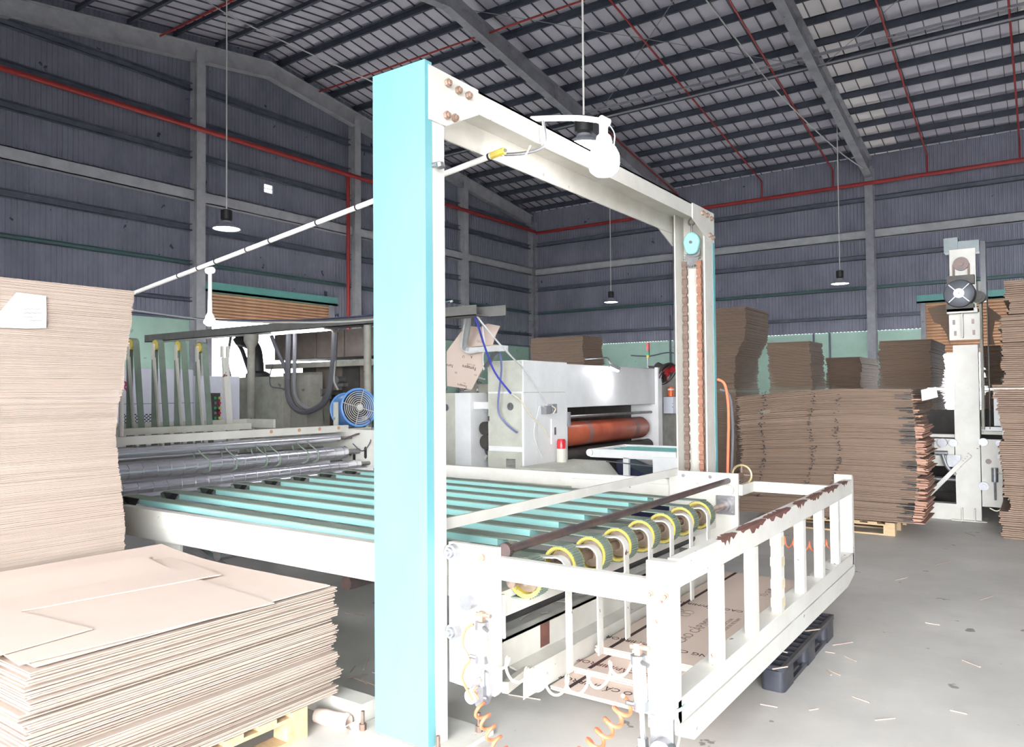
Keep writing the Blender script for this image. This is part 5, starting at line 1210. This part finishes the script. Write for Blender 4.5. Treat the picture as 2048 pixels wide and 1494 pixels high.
def loop(px):
    P_ = [on(a, b, 'y', hy) for a, b in px]; out = []
    for i in range(len(P_)-1):
        p0, p1 = P_[i], P_[i+1]; m0 = (P_[i+1]-P_[max(i-1,0)])/6; m1 = (P_[min(i+2, len(P_)-1)]-P_[i])/6
        seg = interpolate_bezier(p0, p0+m0, p1-m1, p1, 7); out += seg if i == 0 else seg[1:]
    return out
hang('thick dark cable looping low between cabinet and fan', loop(((578,665),(576,730),(577,790),(592,818),(615,823),(645,808),(660,775),(667,720),(670,665))), .045, cable_m)
hang('second thick grey cable looping beside the first', loop(((590,662),(589,740),(590,790),(605,812),(625,818),(650,800),(664,760),(668,700))), .03, M('pale_grey_cable', (.2,.2,.21), .5))
hang('thin white cable hanging under the tray by the fan', loop(((658,652),(668,672),(670,720),(668,760),(676,780))), .014, M('grimy_white_cable', (.4,.39,.37), .5))
hang('slanting dark cable left of the cable loop', loop(((543,672),(556,705),(570,735),(578,760))), .03, cable_m)
hang('thin black cable drooping onto the grey cabinet', loop(((546,728),(540,750),(542,772),(560,776),(575,780))), .010, cable_m)
hang('frayed black cable behind the bare white arm', loop(((462,672),(455,720),(460,750),(466,778),(472,797))), .022, cable_m)
# blue drum fan
fx = thing('drum_fan', 'blue drum fan with a pale wire grille on the roller frame', 'fan', (-6.15, 5.95, 1.27))
fc_ = on(718, 815, 'y', 5.95); ax = Vector((.93, -.30, .10)).normalized(); fb = fc_-ax*.33
obj('drum', MB().lathe(fb, ax, [(.185,0),(.195,0),(.175,.05),(.172,.25),(.20,.33),(.192,.33),(.165,.26),(.165,.04),(.185,0)], 32), blue_fan, fx)
obj('front_ring', MB().ring(fc_, ax, .205, .014, 36, 8), blue_fan, fx); obj('rear_ring', MB().ring(fb, ax, .19, .012, 36, 8), blue_fan, fx)
g_ = MB()
for k in range(7): g_.ring(fc_+ax*.012, ax, .045+.022*k, .0038, 32, 6)
a_ = ax.orthogonal().normalized()
for k in range(4): d = Matrix.Rotation(k*PI/2+.5, 3, ax) @ a_; g_.bar(fc_+ax*.016+d*.03, fc_+ax*.016+d*.20, .006, .006)
g_.lathe(fc_+ax*.01, ax, [(0,.012),(.035,.01),(.035,0),(0,0)], 20)
obj('grille', g_, grille_m, fx)
bl = MB()
for k in range(5):
    d = Matrix.Rotation(k*2*PI/5, 3, ax) @ a_; e_ = ax.cross(d); cc = fc_-ax*.10
    bl.add([cc+d*.03-e_*.02, cc+d*.155-e_*.04+ax*.02, cc+d*.155+e_*.05-ax*.02, cc+d*.03+e_*.02], [(0,1,2,3)])
obj('blades', bl, mach_dark, fx); obj('motor', MB().cyl(fb+ax*.08, fc_-ax*.07, .06, 16), mach_dark, fx)
q = on(687, 862, 'y', 5.9)
obj('stand', MB().box(q.x-.03, q.x+.03, 5.78, 5.80, 1.27, 1.56).box(q.x-.1, q.x+.25, 5.74, 6.1, 1.262, 1.275), mach_cream, fx)
obj('stand', MB().box(fc_.x-.06, fc_.x-.0, 6.05, 6.09, 1.275, 1.40), mach_cream, fx)
obj('platform', MB().box(q.x-.3, q.x+.5, 5.76, 6.3, 1.245, 1.262), mach_cream, fx)
for xx in (q.x-.2, q.x+.4): obj('platform_leg', MB().box(xx, xx+.06, 6.2, 6.26, 0, 1.245), mach_cream, fx)
tag(obj('fan_cable', MB().tube([(fc_.x+.05, 6.05, 1.38), (fc_.x+.25, 5.9, 1.30), (fc_.x+.45, 5.68, 1.15), (fc_.x+.35, 5.66, 1.05), (fc_.x+.2, 5.67, 1.12)], .006, 6), cable_m), 'thin tangled cable below the blue drum fan', 'cable')
